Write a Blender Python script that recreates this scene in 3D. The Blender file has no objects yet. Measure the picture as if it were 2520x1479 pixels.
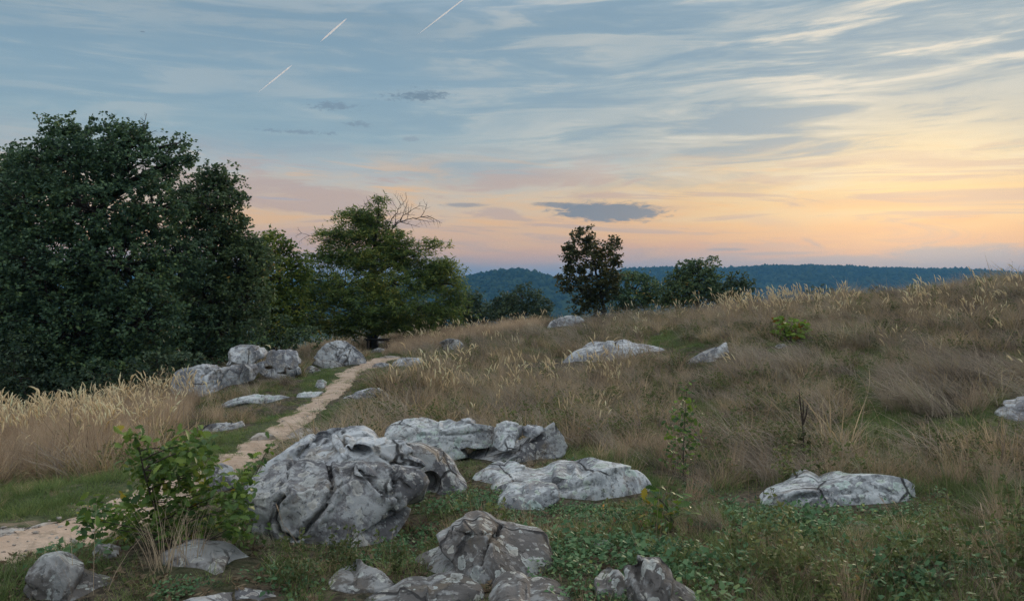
import bpy, bmesh, math, random
import numpy as np
from mathutils import Vector, Quaternion

# ------------------------------------------------------------------ camera, sky, sun, exposure
scene = bpy.context.scene
C = scene.collection
R_ = math.radians
FOC = 1940.0                      # focal length in the units of a 2520 x 1479 picture
CX, CY = 1260.0, 739.5
PITCH = math.atan(30.5 / FOC)     # looking very slightly down
CAMZ = 1.75

cam = bpy.data.cameras.new('camera')
cam_o = bpy.data.objects.new('camera', cam); C.objects.link(cam_o)
cam_o.location = (0, 0, CAMZ)
cam_o.rotation_euler = (math.pi / 2 - PITCH, 0, 0)
cam.sensor_width = 36; cam.sensor_fit = 'HORIZONTAL'; cam.lens = 36 * FOC / 2520
cam.clip_start = 0.05; cam.clip_end = 90000
scene.camera = cam_o

SUN_AZ, SUN_EL = 27.5, 8.0
world = bpy.data.worlds.new('World'); scene.world = world
world.use_nodes = True
wt = world.node_tree; wt.nodes.clear()
def srgb(r, g, b):
    f = lambda c: (c / 255 / 12.92) if c / 255 <= .04045 else ((c / 255 + .055) / 1.055) ** 2.4
    return (f(r), f(g), f(b), 1)
EXPO = .38
def sk(r, g, b):                   # a sky colour as it should look in the picture
    c_ = srgb(r, g, b); return tuple(x * 2 ** -EXPO for x in c_[:3]) + (1,)
def WN(t, **k):
    n = wt.nodes.new(t)
    for a, v in k.items(): setattr(n, a, v)
    return n
def _in(tree, sock, v):
    if isinstance(v, (int, float)): sock.default_value = v
    elif isinstance(v, (tuple, list)): sock.default_value = v
    else: tree.links.new(v, sock)
def wm(op, a, b=None, c=None, clamp=False):
    n = WN('ShaderNodeMath', operation=op, use_clamp=clamp)
    for i, v in enumerate((a, b, c)):
        if v is not None: _in(wt, n.inputs[i], v)
    return n.outputs[0]
def wmix(f, a, b, mode='MIX'):
    n = WN('ShaderNodeMix', data_type='RGBA', blend_type=mode)
    _in(wt, n.inputs[0], f); _in(wt, n.inputs[6], a); _in(wt, n.inputs[7], b)
    return n.outputs[2]
def wsmooth(v, a, b):
    n = WN('ShaderNodeMapRange', interpolation_type='SMOOTHSTEP')
    _in(wt, n.inputs[0], v); n.inputs[1].default_value = a; n.inputs[2].default_value = b
    return n.outputs[0]
def wnoise(vec, scale, detail=4, rough=.55, dist=0):
    n = WN('ShaderNodeTexNoise'); wt.links.new(vec, n.inputs['Vector'])
    n.inputs['Scale'].default_value = scale; n.inputs['Detail'].default_value = detail
    n.inputs['Roughness'].default_value = rough; n.inputs['Distortion'].default_value = dist
    return n.outputs[0]
def wcomb(x, y, z):
    n = WN('ShaderNodeCombineXYZ')
    for i, v in enumerate((x, y, z)): _in(wt, n.inputs[i], v)
    return n.outputs[0]
tc = WN('ShaderNodeTexCoord'); sp = WN('ShaderNodeSeparateXYZ')
wt.links.new(tc.outputs['Generated'], sp.inputs[0])
nx, ny, nz = sp.outputs
el = wm('MULTIPLY', wm('ARCSINE', nz), 57.29578)
az = wm('MULTIPLY', wm('ARCTAN2', nx, ny), 57.29578)
def px_azel(px, py):
    a = (px - CX) / FOC; d = (CY - py) / FOC
    y = math.cos(PITCH) + math.sin(PITCH) * d; z = -math.sin(PITCH) + math.cos(PITCH) * d
    return math.degrees(math.atan2(a, y)), math.degrees(math.atan2(z, math.hypot(a, y)))
def ramp(fac, stops):
    n = WN('ShaderNodeValToRGB'); wt.links.new(fac, n.inputs[0])
    cr = n.color_ramp
    while len(cr.elements) > 1: cr.elements.remove(cr.elements[-1])
    for i, (p, c) in enumerate(stops):
        e = cr.elements[0] if i == 0 else cr.elements.new(p)
        e.position = p; e.color = sk(*c)
    return n.outputs[0]
# layered cirrus on a plane high above: perspective squeezes it into streaks near the horizon
den = wm('ADD', wm('MAXIMUM', nz, 0.0), 0.10)
plane = wcomb(wm('DIVIDE', nx, den), wm('DIVIDE', ny, den), 0.0)
ctilt = wcomb(wm('MULTIPLY', wm('ADD', az, wm('MULTIPLY', el, 0.25)), 0.042), wm('MULTIPLY', wm('ADD', el, wm('MULTIPLY', az, -0.018)), 0.36), 0.0)
n_big = wnoise(plane, 0.75, 3, .5, .4)
n_str = wnoise(ctilt, 1.9, 6, .58, .7)
n_fine = wnoise(ctilt, 6.0, 5, .6, .8)
n_low = wnoise(wcomb(wm('MULTIPLY', az, 0.10), wm('MULTIPLY', el, 0.55), 3.0), 1.0, 6, .6, .8)
# elevation warped a little so that colour bands are not ruled lines
elw = wm('ADD', el, wm('MULTIPLY', wm('SUBTRACT', n_low, .5), 3.2))
elw = wm('ADD', elw, wm('MULTIPLY', wm('SUBTRACT', n_str, .5), 3.0))
t = wm('DIVIDE', wm('MAXIMUM', wm('MULTIPLY', elw, 1.08), 0.0), 45.0, clamp=True)
k = 1 / 45
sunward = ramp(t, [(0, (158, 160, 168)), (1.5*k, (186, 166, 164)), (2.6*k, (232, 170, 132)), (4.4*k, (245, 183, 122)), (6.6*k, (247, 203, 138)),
                   (8.8*k, (222, 202, 172)), (11*k, (188, 191, 186)), (15*k, (164, 182, 190)), (20*k, (148, 173, 188)), (30*k, (210, 225, 239)), (1, (262, 271, 277))])  # last two stops: sky above the view, made brighter to light the ground
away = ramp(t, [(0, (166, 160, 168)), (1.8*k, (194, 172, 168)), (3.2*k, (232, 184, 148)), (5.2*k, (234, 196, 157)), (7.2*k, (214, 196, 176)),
                (9.0*k, (180, 187, 190)), (11.5*k, (153, 178, 190)), (15*k, (143, 171, 188)), (20*k, (136, 163, 181)), (30*k, (204, 220, 235)), (1, (260, 269, 276))])  # overhead sky out of view raised here too, to lift the ground
daz = wm('ABSOLUTE', wm('SUBTRACT', az, SUN_AZ))
f_sun = wsmooth(wm('ADD', daz, wm('MULTIPLY', wm('SUBTRACT', n_big, .5), 30)), 40, 0)
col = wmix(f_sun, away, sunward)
# pale streaks and slate gaps of the cirrus sheet
st = wm('ADD', wm('MULTIPLY', n_str, .84), wm('MULTIPLY', n_fine, .16))
hi = wm('MULTIPLY', wsmooth(st, .47, .60), wm('MULTIPLY', wsmooth(el, 3, 10), wm('ADD', wm('MULTIPLY', f_sun, .66), .16)))
hi = wm('MULTIPLY', hi, wm('ADD', .35, wm('MULTIPLY', wsmooth(wnoise(plane, 1.3, 4, .55, .6), .38, .60), .9)), clamp=True)
col = wmix(hi, col, sk(226, 221, 208))
lo = wm('MULTIPLY', wsmooth(st, .51, .39), wm('MULTIPLY', wsmooth(el, 4.5, 10), wm('ADD', wm('MULTIPLY', f_sun, .55), .22)))
col = wmix(lo, col, sk(118, 154, 179))
# glow round the hidden sun
q = wm('ADD', wm('POWER', wm('DIVIDE', wm('SUBTRACT', az, SUN_AZ), 9.0), 2.0), wm('POWER', wm('DIVIDE', wm('SUBTRACT', el, SUN_EL - .2), 3.2), 2.0))
glow = wm('POWER', 2.718, wm('MULTIPLY', q, -1.0))
col = wmix(wm('MULTIPLY', wm('MULTIPLY', glow, .55), wsmooth(n_str, .25, .6)), col, sk(255, 226, 160))
# rose and grey folds inside the warm band
n_fold = wnoise(wcomb(wm('MULTIPLY', az, 0.075), wm('MULTIPLY', wm('ADD', el, wm('MULTIPLY', az, .03)), 0.62), 7.0), 1.0, 7, .6, 1.0)
warm = wm('MULTIPLY', wsmooth(el, 1.5, 3.5), wsmooth(el, 10.5, 7.0))
col = wmix(wm('MULTIPLY', wm('MULTIPLY', warm, wsmooth(n_fold, .49, .60)), .72), col, sk(198, 170, 160))
col = wmix(wm('MULTIPLY', wm('MULTIPLY', warm, wsmooth(n_fold, .48, .36)), .55), col, sk(252, 192, 124))
# lumpy grey-blue bank low on the horizon
bank = wm('ADD', wm('SUBTRACT', 2.1, el), wm('MULTIPLY', wm('SUBTRACT', n_low, .5), 5.5))
col = wmix(wm('MULTIPLY', wsmooth(bank, -.1, 1.5), .72), col, sk(166, 162, 169))
# small dark clouds that stand before the cirrus: centre and half-size in degrees, strength
def patch(px, py, rx, ry, colr, strength, soft=.5, ns=1.0, kk=1.5, det=6, tilt=0.0, an=3.2):
    global col
    a0, e0 = px_azel(px, py); ra = rx / FOC * 57.3; re = ry / FOC * 57.3
    da = wm('SUBTRACT', az, a0); de = wm('SUBTRACT', wm('SUBTRACT', el, e0), wm('MULTIPLY', da, tilt))
    qq = wm('SQRT', wm('ADD', wm('POWER', wm('DIVIDE', da, ra), 2.0), wm('POWER', wm('DIVIDE', de, re), 2.0)))
    nn = wnoise(wcomb(wm('MULTIPLY', az, .9 * ns), wm('MULTIPLY', el, an * ns), px * .01), 1.0, det, .62, .6)
    v = wm('ADD', wm('SUBTRACT', 1.0, qq), wm('MULTIPLY', wm('SUBTRACT', nn, .5), kk))
    col = wmix(wm('MULTIPLY', wsmooth(v, .12, .12 + soft), strength), col, sk(*colr))
patch(1500, 522, 185, 33, (102, 120, 141), .94, .36, 1.1, 1.1, tilt=-.03)
patch(1390, 506, 115, 10, (112, 126, 144), .85, .5, 1.1, 1.1, tilt=-.06)
patch(1142, 505, 78, 9, (140, 142, 152), .7, .6, 1.0, .8)
patch(1035, 236, 100, 18, (112, 134, 152), .85, .8, 2.2, 3.0, an=2.2)
patch(820, 262, 75, 14, (122, 142, 160), .75, .8, 2.4, 3.4, an=2.2)
patch(730, 325, 130, 7, (126, 146, 163), .7, .8, 2.4, 3.0, an=2.2)
patch(882, 306, 45, 10, (126, 146, 163), .7, .8, 2.4, 3.0, an=2.2)
patch(1010, 342, 30, 8, (146, 160, 172), .6, .5, 1.8, 2.0)
patch(1790, 614, 70, 6, (148, 150, 165), .8, .6, .8, .8)
patch(1900, 624, 190, 7, (158, 158, 170), .75, .8, .6, .8)
patch(2005, 600, 40, 11, (170, 156, 164), .7, .8, .9, 1.2, tilt=-.45)
patch(2350, 632, 250, 42, (148, 157, 174), .95, .6, .5, 1.3)
patch(2050, 640, 200, 16, (160, 160, 172), .8, .7, .5, 1.2)
patch(2400, 500, 200, 20, (216, 186, 160), .55, 1.0, .35, 1.4)
patch(1890, 545, 130, 26, (214, 180, 158), .5, 1.0, .35, 1.4, tilt=-.2)
patch(690, 489, 90, 5, (186, 178, 184), .7, .6, 1.0, .9, tilt=-.03)
patch(351, 79, 8, 2.0, (110, 125, 140), .8, .6, 1.0, .3)
# a clear NISHITA sky shines through the sheet
skyn = WN('ShaderNodeTexSky', sky_type='NISHITA'); skyn.sun_disc = False
skyn.sun_elevation = R_(SUN_EL); skyn.sun_rotation = R_(SUN_AZ)
skyn.altitude = 300; skyn.dust_density = 2.0
skys = WN('ShaderNodeVectorMath', operation='SCALE'); wt.links.new(skyn.outputs[0], skys.inputs[0]); skys.inputs['Scale'].default_value = .06
col = wmix(.90, skys.outputs[0], col)
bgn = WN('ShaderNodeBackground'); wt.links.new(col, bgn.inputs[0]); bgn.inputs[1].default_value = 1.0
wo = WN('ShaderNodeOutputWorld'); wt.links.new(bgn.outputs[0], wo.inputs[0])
world.cycles.sampling_method = 'MANUAL'; world.cycles.sample_map_resolution = 512

sun = bpy.data.lights.new('sun', 'SUN'); sun.energy = 1.5; sun.angle = R_(14); sun.color = (1.0, .80, .58)
sun_o = bpy.data.objects.new('sun', sun); C.objects.link(sun_o)
sd = Vector((math.sin(R_(SUN_AZ)) * math.cos(R_(SUN_EL)), math.cos(R_(SUN_AZ)) * math.cos(R_(SUN_EL)), math.sin(R_(SUN_EL))))
sun_o.rotation_euler = sd.to_track_quat('Z', 'Y').to_euler()

vs = scene.view_settings
vs.view_transform = 'Standard'; vs.look = 'None'; vs.gamma = 1; vs.exposure = EXPO; vs.use_curve_mapping = False
scene.cycles.use_denoising = True; scene.cycles.denoiser = 'OPENIMAGEDENOISE'; scene.cycles.denoising_prefilter = 'NONE'
scene.cycles.max_bounces = 7; scene.cycles.diffuse_bounces = 5; scene.cycles.glossy_bounces = 2
scene.cycles.transmission_bounces = 3; scene.cycles.volume_bounces = 0; scene.cycles.transparent_max_bounces = 6
scene.cycles.use_adaptive_sampling = True; scene.cycles.adaptive_threshold = .014

# ------------------------------------------------------------------ helpers
rng = np.random.default_rng(7)
def raydir(px, py):
    a = (px - CX) / FOC; d = (CY - py) / FOC
    v = np.array([a, math.cos(PITCH) + math.sin(PITCH) * d, -math.sin(PITCH) + math.cos(PITCH) * d])
    return v
def at(px, py, depth):            # the point seen at (px, py) at a horizontal forward depth in metres
    v = raydir(px, py)
    return np.array([0, 0, CAMZ]) + v * (depth / v[1])
def project(P):
    P = np.atleast_2d(P); x, y, z = P[:, 0], P[:, 1], P[:, 2] - CAMZ
    yc = y * math.cos(PITCH) - z * math.sin(PITCH)
    zc = y * math.sin(PITCH) + z * math.cos(PITCH)
    yc = np.where(np.abs(yc) < 1e-3, 1e-3, yc)
    return CX + FOC * x / yc, CY - FOC * zc / yc

_perm = np.random.default_rng(3).permutation(256); _perm = np.concatenate([_perm, _perm, _perm])
_g = np.random.default_rng(4).normal(size=(256, 3)); _g /= np.linalg.norm(_g, axis=1)[:, None]
def perlin(p):
    p = np.asarray(p, float); i = np.floor(p).astype(int); f = p - i; u = f * f * f * (f * (f * 6 - 15) + 10)
    i &= 255
    def gr(dx, dy, dz):
        h = _perm[_perm[_perm[i[:, 0] + dx] + i[:, 1] + dy] + i[:, 2] + dz]
        return (_g[h] * (f - np.array([dx, dy, dz]))).sum(1)
    L = lambda a, b, t: a + t * (b - a)
    x00 = L(gr(0,0,0), gr(1,0,0), u[:,0]); x10 = L(gr(0,1,0), gr(1,1,0), u[:,0])
    x01 = L(gr(0,0,1), gr(1,0,1), u[:,0]); x11 = L(gr(0,1,1), gr(1,1,1), u[:,0])
    return L(L(x00, x10, u[:,1]), L(x01, x11, u[:,1]), u[:,2]) * 1.6
def fbm(p, o=4, gain=.5):
    p = np.asarray(p, float); s = np.zeros(len(p)); a = 1.0
    for k_ in range(o): s += a * perlin(p * 2 ** k_ + 17.3 * k_); a *= gain
    return s
def mesh_np(name, V, F, mat=None, smooth=False):
    """V (n,3); F: array (m,k) or list of such arrays"""
    me = bpy.data.meshes.new(name)
    V = np.asarray(V, np.float32)
    Fs = F if isinstance(F, list) else [F]
    Fs = [np.asarray(f, np.int32) for f in Fs if len(f)]
    me.vertices.add(len(V)); me.vertices.foreach_set('co', V.ravel())
    idx = np.concatenate([f.ravel() for f in Fs]); cnt = np.concatenate([np.full(len(f), f.shape[1], np.int32) for f in Fs])
    me.loops.add(len(idx)); me.loops.foreach_set('vertex_index', idx)
    me.polygons.add(len(cnt)); st_ = np.zeros(len(cnt), np.int32); st_[1:] = np.cumsum(cnt)[:-1]
    me.polygons.foreach_set('loop_start', st_)
    if smooth: me.polygons.foreach_set('use_smooth', np.ones(len(cnt), bool))
    me.update(calc_edges=True); me.validate()
    if mat is not None: me.materials.append(mat)
    return me
def link(name, me, parent=None, loc=None):
    o = bpy.data.objects.new(name, me); C.objects.link(o)
    if parent is not None: o.parent = parent
    if loc is not None: o.location = loc
    return o
def tag(o, label=None, cat=None, group=None, kind=None):
    if label: o['label'] = label
    if cat: o['category'] = cat
    if group: o['group'] = group
    if kind: o['kind'] = kind
    return o
def thing(name, label, cat, loc, group=None):
    o = bpy.data.objects.new(name, None); C.objects.link(o); o.location = loc; o.empty_display_size = .2
    return tag(o, label, cat, group)
class Acc:                        # collects faces of mixed size into one mesh
    def __init__(s): s.V = []; s.F = {}; s.n = 0
    def add(s, V, F):
        V = np.asarray(V, float); F = np.asarray(F, int)
        s.V.append(V); s.F.setdefault(F.shape[1], []).append(F + s.n); s.n += len(V)
    def mesh(s, name, mat, smooth=False, origin=None):
        V = np.concatenate(s.V)
        if origin is not None: V = V - np.asarray(origin)
        return mesh_np(name, V, [np.concatenate(f) for f in s.F.values()], mat, smooth)
def tube(acc, pts, radii, k=6):
    pts = np.asarray(pts, float); n = len(pts); radii = np.broadcast_to(np.asarray(radii, float), (n,))
    t_ = np.gradient(pts, axis=0); t_ /= np.linalg.norm(t_, axis=1)[:, None] + 1e-9
    ref = np.where(np.abs(t_[:, 2:3]) < .9, np.array([[0, 0, 1.]]), np.array([[1., 0, 0]]))
    a = np.cross(t_, ref); a /= np.linalg.norm(a, axis=1)[:, None] + 1e-9; b = np.cross(t_, a)
    th = np.arange(k) / k * 2 * math.pi
    V = pts[:, None] + radii[:, None, None] * (a[:, None] * np.cos(th)[None, :, None] + b[:, None] * np.sin(th)[None, :, None])
    i = np.arange(n - 1)[:, None] * k; j = np.arange(k)[None]
    F = np.stack([i + j, i + (j + 1) % k, i + k + (j + 1) % k, i + k + j], -1).reshape(-1, 4)
    acc.add(V.reshape(-1, 3), F)
    if k > 3:
        acc.add(V[-1], np.arange(k)[None]); acc.add(V[0], np.arange(k)[::-1][None])
def bez(p0, p1, p2, n=7):
    t_ = np.linspace(0, 1, n)[:, None]
    return (1 - t_) ** 2 * np.asarray(p0) + 2 * t_ * (1 - t_) * np.asarray(p1) + t_ ** 2 * np.asarray(p2)
def inpoly(x, y, poly):
    r = np.zeros(len(x), bool); n = len(poly)
    for i in range(n):
        x1, y1 = poly[i]; x2, y2 = poly[(i + 1) % n]
        if y1 == y2: continue
        c_ = ((y1 > y) != (y2 > y)) & (x < (x2 - x1) * (y - y1) / (y2 - y1) + x1)
        r ^= c_
    return r

# ------------------------------------------------------------------ materials
def newmat(name):
    m = bpy.data.materials.new(name); m.use_nodes = True; nt = m.node_tree; nt.nodes.clear()
    return m, nt
class NB:
    def __init__(s, nt): s.t = nt
    def n(s, ty, **k):
        o = s.t.nodes.new(ty)
        for a, v in k.items(): setattr(o, a, v)
        return o
    def m(s, op, a, b=None, c=None, clamp=False):
        o = s.n('ShaderNodeMath', operation=op, use_clamp=clamp)
        for i, v in enumerate((a, b, c)):
            if v is not None: _in(s.t, o.inputs[i], v)
        return o.outputs[0]
    def mix(s, f, a, b, mode='MIX'):
        o = s.n('ShaderNodeMix', data_type='RGBA', blend_type=mode)
        _in(s.t, o.inputs[0], f); _in(s.t, o.inputs[6], a); _in(s.t, o.inputs[7], b)
        return o.outputs[2]
    def ss(s, v, a, b):
        o = s.n('ShaderNodeMapRange', interpolation_type='SMOOTHSTEP')
        _in(s.t, o.inputs[0], v); o.inputs[1].default_value = a; o.inputs[2].default_value = b
        return o.outputs[0]
    def noise(s, vec, sc, det=4, ro=.55, di=0):
        o = s.n('ShaderNodeTexNoise')
        if vec is not None: s.t.links.new(vec, o.inputs['Vector'])
        _in(s.t, o.inputs['Scale'], sc); o.inputs['Detail'].default_value = det
        o.inputs['Roughness'].default_value = ro; o.inputs['Distortion'].default_value = di
        return o.outputs[0]
    def vor(s, vec, sc, feature='F1', rand=1):
        o = s.n('ShaderNodeTexVoronoi', feature=feature); s.t.links.new(vec, o.inputs['Vector'])
        o.inputs['Scale'].default_value = sc; o.inputs['Randomness'].default_value = rand
        return o
    def out(s, sh):
        o = s.n('ShaderNodeOutputMaterial'); s.t.links.new(sh, o.inputs[0])
def c3(r, g, b): return (r, g, b, 1)
def mat_leaf(name, cols, trans=.35, rough=.55, patch_scale=.6, spec=.25, clump=False):
    """cols: list of (colour, weight position) across a per-leaf random ramp"""
    m, nt = newmat(name); b = NB(nt)
    geo = b.n('ShaderNodeNewGeometry')
    r = b.n('ShaderNodeValToRGB'); cr = r.color_ramp
    ns = b.noise(geo.outputs['Position'], patch_scale, 3)
    f = b.m('ADD', b.m('MULTIPLY', geo.outputs['Random Per Island'], .72), b.m('MULTIPLY', b.m('SUBTRACT', ns, .36), .95), clamp=True)
    if clump:
        oi = b.n('ShaderNodeObjectInfo')
        f = b.m('ADD', b.m('ADD', b.m('MULTIPLY', geo.outputs['Random Per Island'], .42), b.m('MULTIPLY', oi.outputs['Random'], .42)), b.m('MULTIPLY', b.m('SUBTRACT', ns, .42), .9), clamp=True)
    nt.links.new(f, r.inputs[0])
    while len(cr.elements) > 1: cr.elements.remove(cr.elements[-1])
    for i, (p, c) in enumerate(cols):
        e = cr.elements[0] if i == 0 else cr.elements.new(p)
        e.position = p; e.color = c3(*c)
    p = b.n('ShaderNodeBsdfPrincipled'); nt.links.new(r.outputs[0], p.inputs['Base Color'])
    p.inputs['Roughness'].default_value = rough; p.inputs['Specular IOR Level'].default_value = spec
    tr = b.n('ShaderNodeBsdfTranslucent'); nt.links.new(r.outputs[0], tr.inputs[0])
    mx = b.n('ShaderNodeMixShader'); mx.inputs[0].default_value = trans
    nt.links.new(p.outputs[0], mx.inputs[1]); nt.links.new(tr.outputs[0], mx.inputs[2])
    b.out(mx.outputs[0]); return m
def mat_bark(name, c1, c2, sc=6):
    m, nt = newmat(name); b = NB(nt)
    tcn = b.n('ShaderNodeTexCoord'); mp = b.n('ShaderNodeMapping'); nt.links.new(tcn.outputs['Object'], mp.inputs[0]); mp.inputs['Scale'].default_value = (1, 1, .25)
    ns = b.noise(mp.outputs[0], sc, 6, .65)
    p = b.n('ShaderNodeBsdfPrincipled'); nt.links.new(b.mix(b.ss(ns, .35, .65), c3(*c1), c3(*c2)), p.inputs['Base Color'])
    p.inputs['Roughness'].default_value = .9
    bp = b.n('ShaderNodeBump'); bp.inputs['Strength'].default_value = .8; bp.inputs['Distance'].default_value = .03
    nt.links.new(ns, bp.inputs['Height']); nt.links.new(bp.outputs[0], p.inputs['Normal'])
    b.out(p.outputs[0]); return m
def mat_rock(name, dark, mid, pale, lichen, lich_amt=.5, spot=.5, scale=1.0, brown=(.15, .115, .085)):
    m, nt = newmat(name); b = NB(nt)
    tcn = b.n('ShaderNodeTexCoord'); oi = b.n('ShaderNodeObjectInfo')
    ad = b.n('ShaderNodeVectorMath', operation='ADD'); nt.links.new(tcn.outputs['Object'], ad.inputs[0])
    cb = b.n('ShaderNodeCombineXYZ'); nt.links.new(b.m('MULTIPLY', oi.outputs['Random'], 37.0), cb.inputs[0]); nt.links.new(cb.outputs[0], ad.inputs[1])
    v = ad.outputs[0]
    if scale != 1.0:
        sc_ = b.n('ShaderNodeVectorMath', operation='SCALE'); nt.links.new(v, sc_.inputs[0]); sc_.inputs['Scale'].default_value = scale; v = sc_.outputs[0]
    wob = b.n('ShaderNodeTexNoise'); nt.links.new(v, wob.inputs['Vector']); wob.inputs['Scale'].default_value = 9; wob.inputs['Detail'].default_value = 4
    dv = b.n('ShaderNodeVectorMath', operation='MULTIPLY_ADD'); nt.links.new(wob.outputs['Color'], dv.inputs[0]); dv.inputs[1].default_value = (.16, .16, .16); nt.links.new(v, dv.inputs[2])
    w = dv.outputs[0]
    dv2 = b.n('ShaderNodeVectorMath', operation='MULTIPLY_ADD'); nt.links.new(wob.outputs['Color'], dv2.inputs[0]); dv2.inputs[1].default_value = (.05, .05, .05); nt.links.new(v, dv2.inputs[2])
    n1 = b.noise(v, 1.6, 6, .62); n2 = b.noise(v, 7, 6, .65, .3); n3 = b.noise(v, 30, 4, .6)
    base = b.mix(b.ss(n1, .36, .64), c3(*dark), c3(*mid))
    base = b.mix(b.m('MULTIPLY', b.ss(b.noise(v, 2.7, 5, .6, .5), .52, .68), .75), base, c3(*brown))
    # pale weathered crust
    base = b.mix(b.m('MULTIPLY', b.ss(b.m('ADD', n2, b.m('MULTIPLY', b.m('SUBTRACT', n1, .5), .9)), .46, .60), .8), base, c3(*pale))
    # round lichen rosettes of differing size
    def rosette(sc, thr, colr, amt):
        nonlocal base
        vo = b.vor(w, sc); sepc = b.n('ShaderNodeSeparateColor'); nt.links.new(vo.outputs['Color'], sepc.inputs[0])
        rad = b.m('MULTIPLY', b.ss(sepc.outputs[0], thr, 1.0), .50)
        d = vo.outputs['Distance']
        msk = b.ss(b.m('SUBTRACT', rad, d), -.01, .05)
        rim = b.m('ADD', .72, b.m('MULTIPLY', b.ss(b.m('SUBTRACT', rad, d), .22, .02), .35))
        cc = b.mix(sepc.outputs[1], c3(*colr), c3(colr[0] * 1.08, colr[1] * .98, colr[2] * .90))
        cc = b.mix(1.0, cc, rim, 'MULTIPLY')
        holes = b.ss(n3, .34, .46)
        base = b.mix(b.m('MULTIPLY', b.m('MULTIPLY', msk, holes), amt), base, cc)
        return msk
    m1 = rosette(5.5, .62 - .35 * lich_amt, lichen, .85)
    rosette(13, .62 - .35 * lich_amt, (lichen[0] * 1.1, lichen[1] * 1.08, lichen[2] * 1.05), .8)
    rosette(27, .55, pale, .7)
    # dark pits and specks
    sp_ = b.ss(b.noise(v, 17, 5, .7, .4), .40 + .06 * spot, .33 + .06 * spot)
    vf = b.vor(dv2.outputs[0], 1.35, 'DISTANCE_TO_EDGE'); frac = b.m('MULTIPLY', b.ss(vf.outputs['Distance'], .022, .004), b.ss(b.noise(v, 1.1, 2), .47, .55))
    base = b.mix(b.m('MULTIPLY', b.m('MAXIMUM', b.m('MULTIPLY', sp_, .55), frac), .9), base, c3(.035, .032, .032))
    p = b.n('ShaderNodeBsdfPrincipled'); nt.links.new(base, p.inputs['Base Color'])
    p.inputs['Roughness'].default_value = .88; p.inputs['Specular IOR Level'].default_value = .25
    vc = b.vor(w, 3.2, 'DISTANCE_TO_EDGE')
    hgt = b.m('ADD', b.m('MULTIPLY', n2, .6), b.m('ADD', b.m('MULTIPLY', n3, .22), b.m('MULTIPLY', sp_, -.25)))
    hgt = b.m('ADD', hgt, b.m('SUBTRACT', b.m('MULTIPLY', m1, .05), b.m('MULTIPLY', frac, .9)))
    bp = b.n('ShaderNodeBump'); bp.inputs['Strength'].default_value = .8; bp.inputs['Distance'].default_value = .035 / scale
    nt.links.new(hgt, bp.inputs['Height']); nt.links.new(bp.outputs[0], p.inputs['Normal'])
    b.out(p.outputs[0]); return m

# ------------------------------------------------------------------ terrain
# height profiles along compass lines: (column in the picture, [(depth m, height relative to the eye m) ...])
PROF = [
 (-900, [(3,-1.70),(6,-1.85),(9,-2.2),(14,-3.0),(22,-4.6),(35,-7.5),(60,-12),(120,-20),(400,-45),(1000,-60),(9000,-62)]),
 (0,    [(3,-1.70),(5.5,-1.80),(7,-1.95),(8.5,-2.12),(11,-2.35),(14,-2.70),(18,-3.4),(25,-4.6),(40,-7.0),(70,-12),(120,-20),(400,-45),(1000,-60),(9000,-62)]),
 (300,  [(3,-1.70),(5.5,-1.80),(7.5,-1.97),(9,-2.13),(12,-2.40),(16,-2.80),(21,-3.35),(28,-4.2),(40,-6.0),(70,-11),(120,-20),(400,-45),(1000,-60),(9000,-62)]),
 (550,  [(3,-1.70),(5.5,-1.80),(8,-2.03),(11,-2.32),(15,-2.60),(20,-2.78),(26,-3.05),(34,-3.6),(46,-4.6),(70,-9),(120,-19),(400,-45),(1000,-60),(9000,-62)]),
 (900,  [(3,-1.70),(6,-1.95),(8.5,-2.12),(12,-2.33),(18,-2.47),(24,-2.65),(32,-2.95),(44,-3.42),(60,-4.0),(80,-6.0),(130,-17),(400,-45),(1000,-60),(9000,-62)]),
 (1400, [(3,-1.70),(6,-1.90),(7.5,-2.04),(10,-2.17),(14,-2.39),(20,-2.52),(27,-2.52),(34,-2.36),(42,-2.05),(48,-2.15),(60,-4.0),(80,-8),(130,-20),(400,-45),(1000,-60),(9000,-62)]),
 (1900, [(3,-1.70),(6,-1.90),(8,-2.13),(11,-2.30),(14,-2.22),(18,-2.02),(24,-1.58),(30,-1.18),(35,-.90),(40,-1.0),(52,-3.2),(80,-9),(130,-20),(400,-45),(1000,-60),(9000,-62)]),
 (2500, [(3,-1.70),(6,-1.85),(9,-1.95),(12,-1.90),(16,-1.54),(20,-.98),(24,-.38),(27,-.03),(30,.05),(36,-.6),(52,-4.2),(80,-10),(130,-21),(400,-45),(1000,-60),(9000,-62)]),
 (3300, [(3,-1.70),(6,-1.75),(9,-1.75),(12,-1.55),(16,-1.0),(20,-.2),(24,.6),(28,1.0),(34,1.0),(45,-1.5),(60,-5.5),(80,-10),(130,-21),(400,-45),(1000,-60),(9000,-62)]),
]
_lr = np.linspace(math.log(2.5), math.log(9500), 500)
_pu = np.array([math.atan((u - CX) / FOC) for u, _ in PROF])
_tab = np.array([np.interp(_lr, [math.log(d * math.sqrt(1 + ((u - CX) / FOC) ** 2)) for d, _ in pr], [z for _, z in pr]) for u, pr in PROF])
_az = np.linspace(_pu[0], _pu[-1], 240)
_T = np.stack([np.interp(_az, _pu, _tab[:, j]) for j in range(len(_lr))], 1)
def _blur(a, n, axis):
    kx = np.hanning(2 * n + 3)[1:-1]; kx /= kx.sum()
    pad = [(0, 0), (0, 0)]; pad[axis] = (n, n); a = np.pad(a, pad, mode='edge')
    return np.apply_along_axis(lambda r: np.convolve(r, kx, 'valid'), axis, a)
_T = _blur(_blur(_T, 7, 1), 9, 0)
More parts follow.
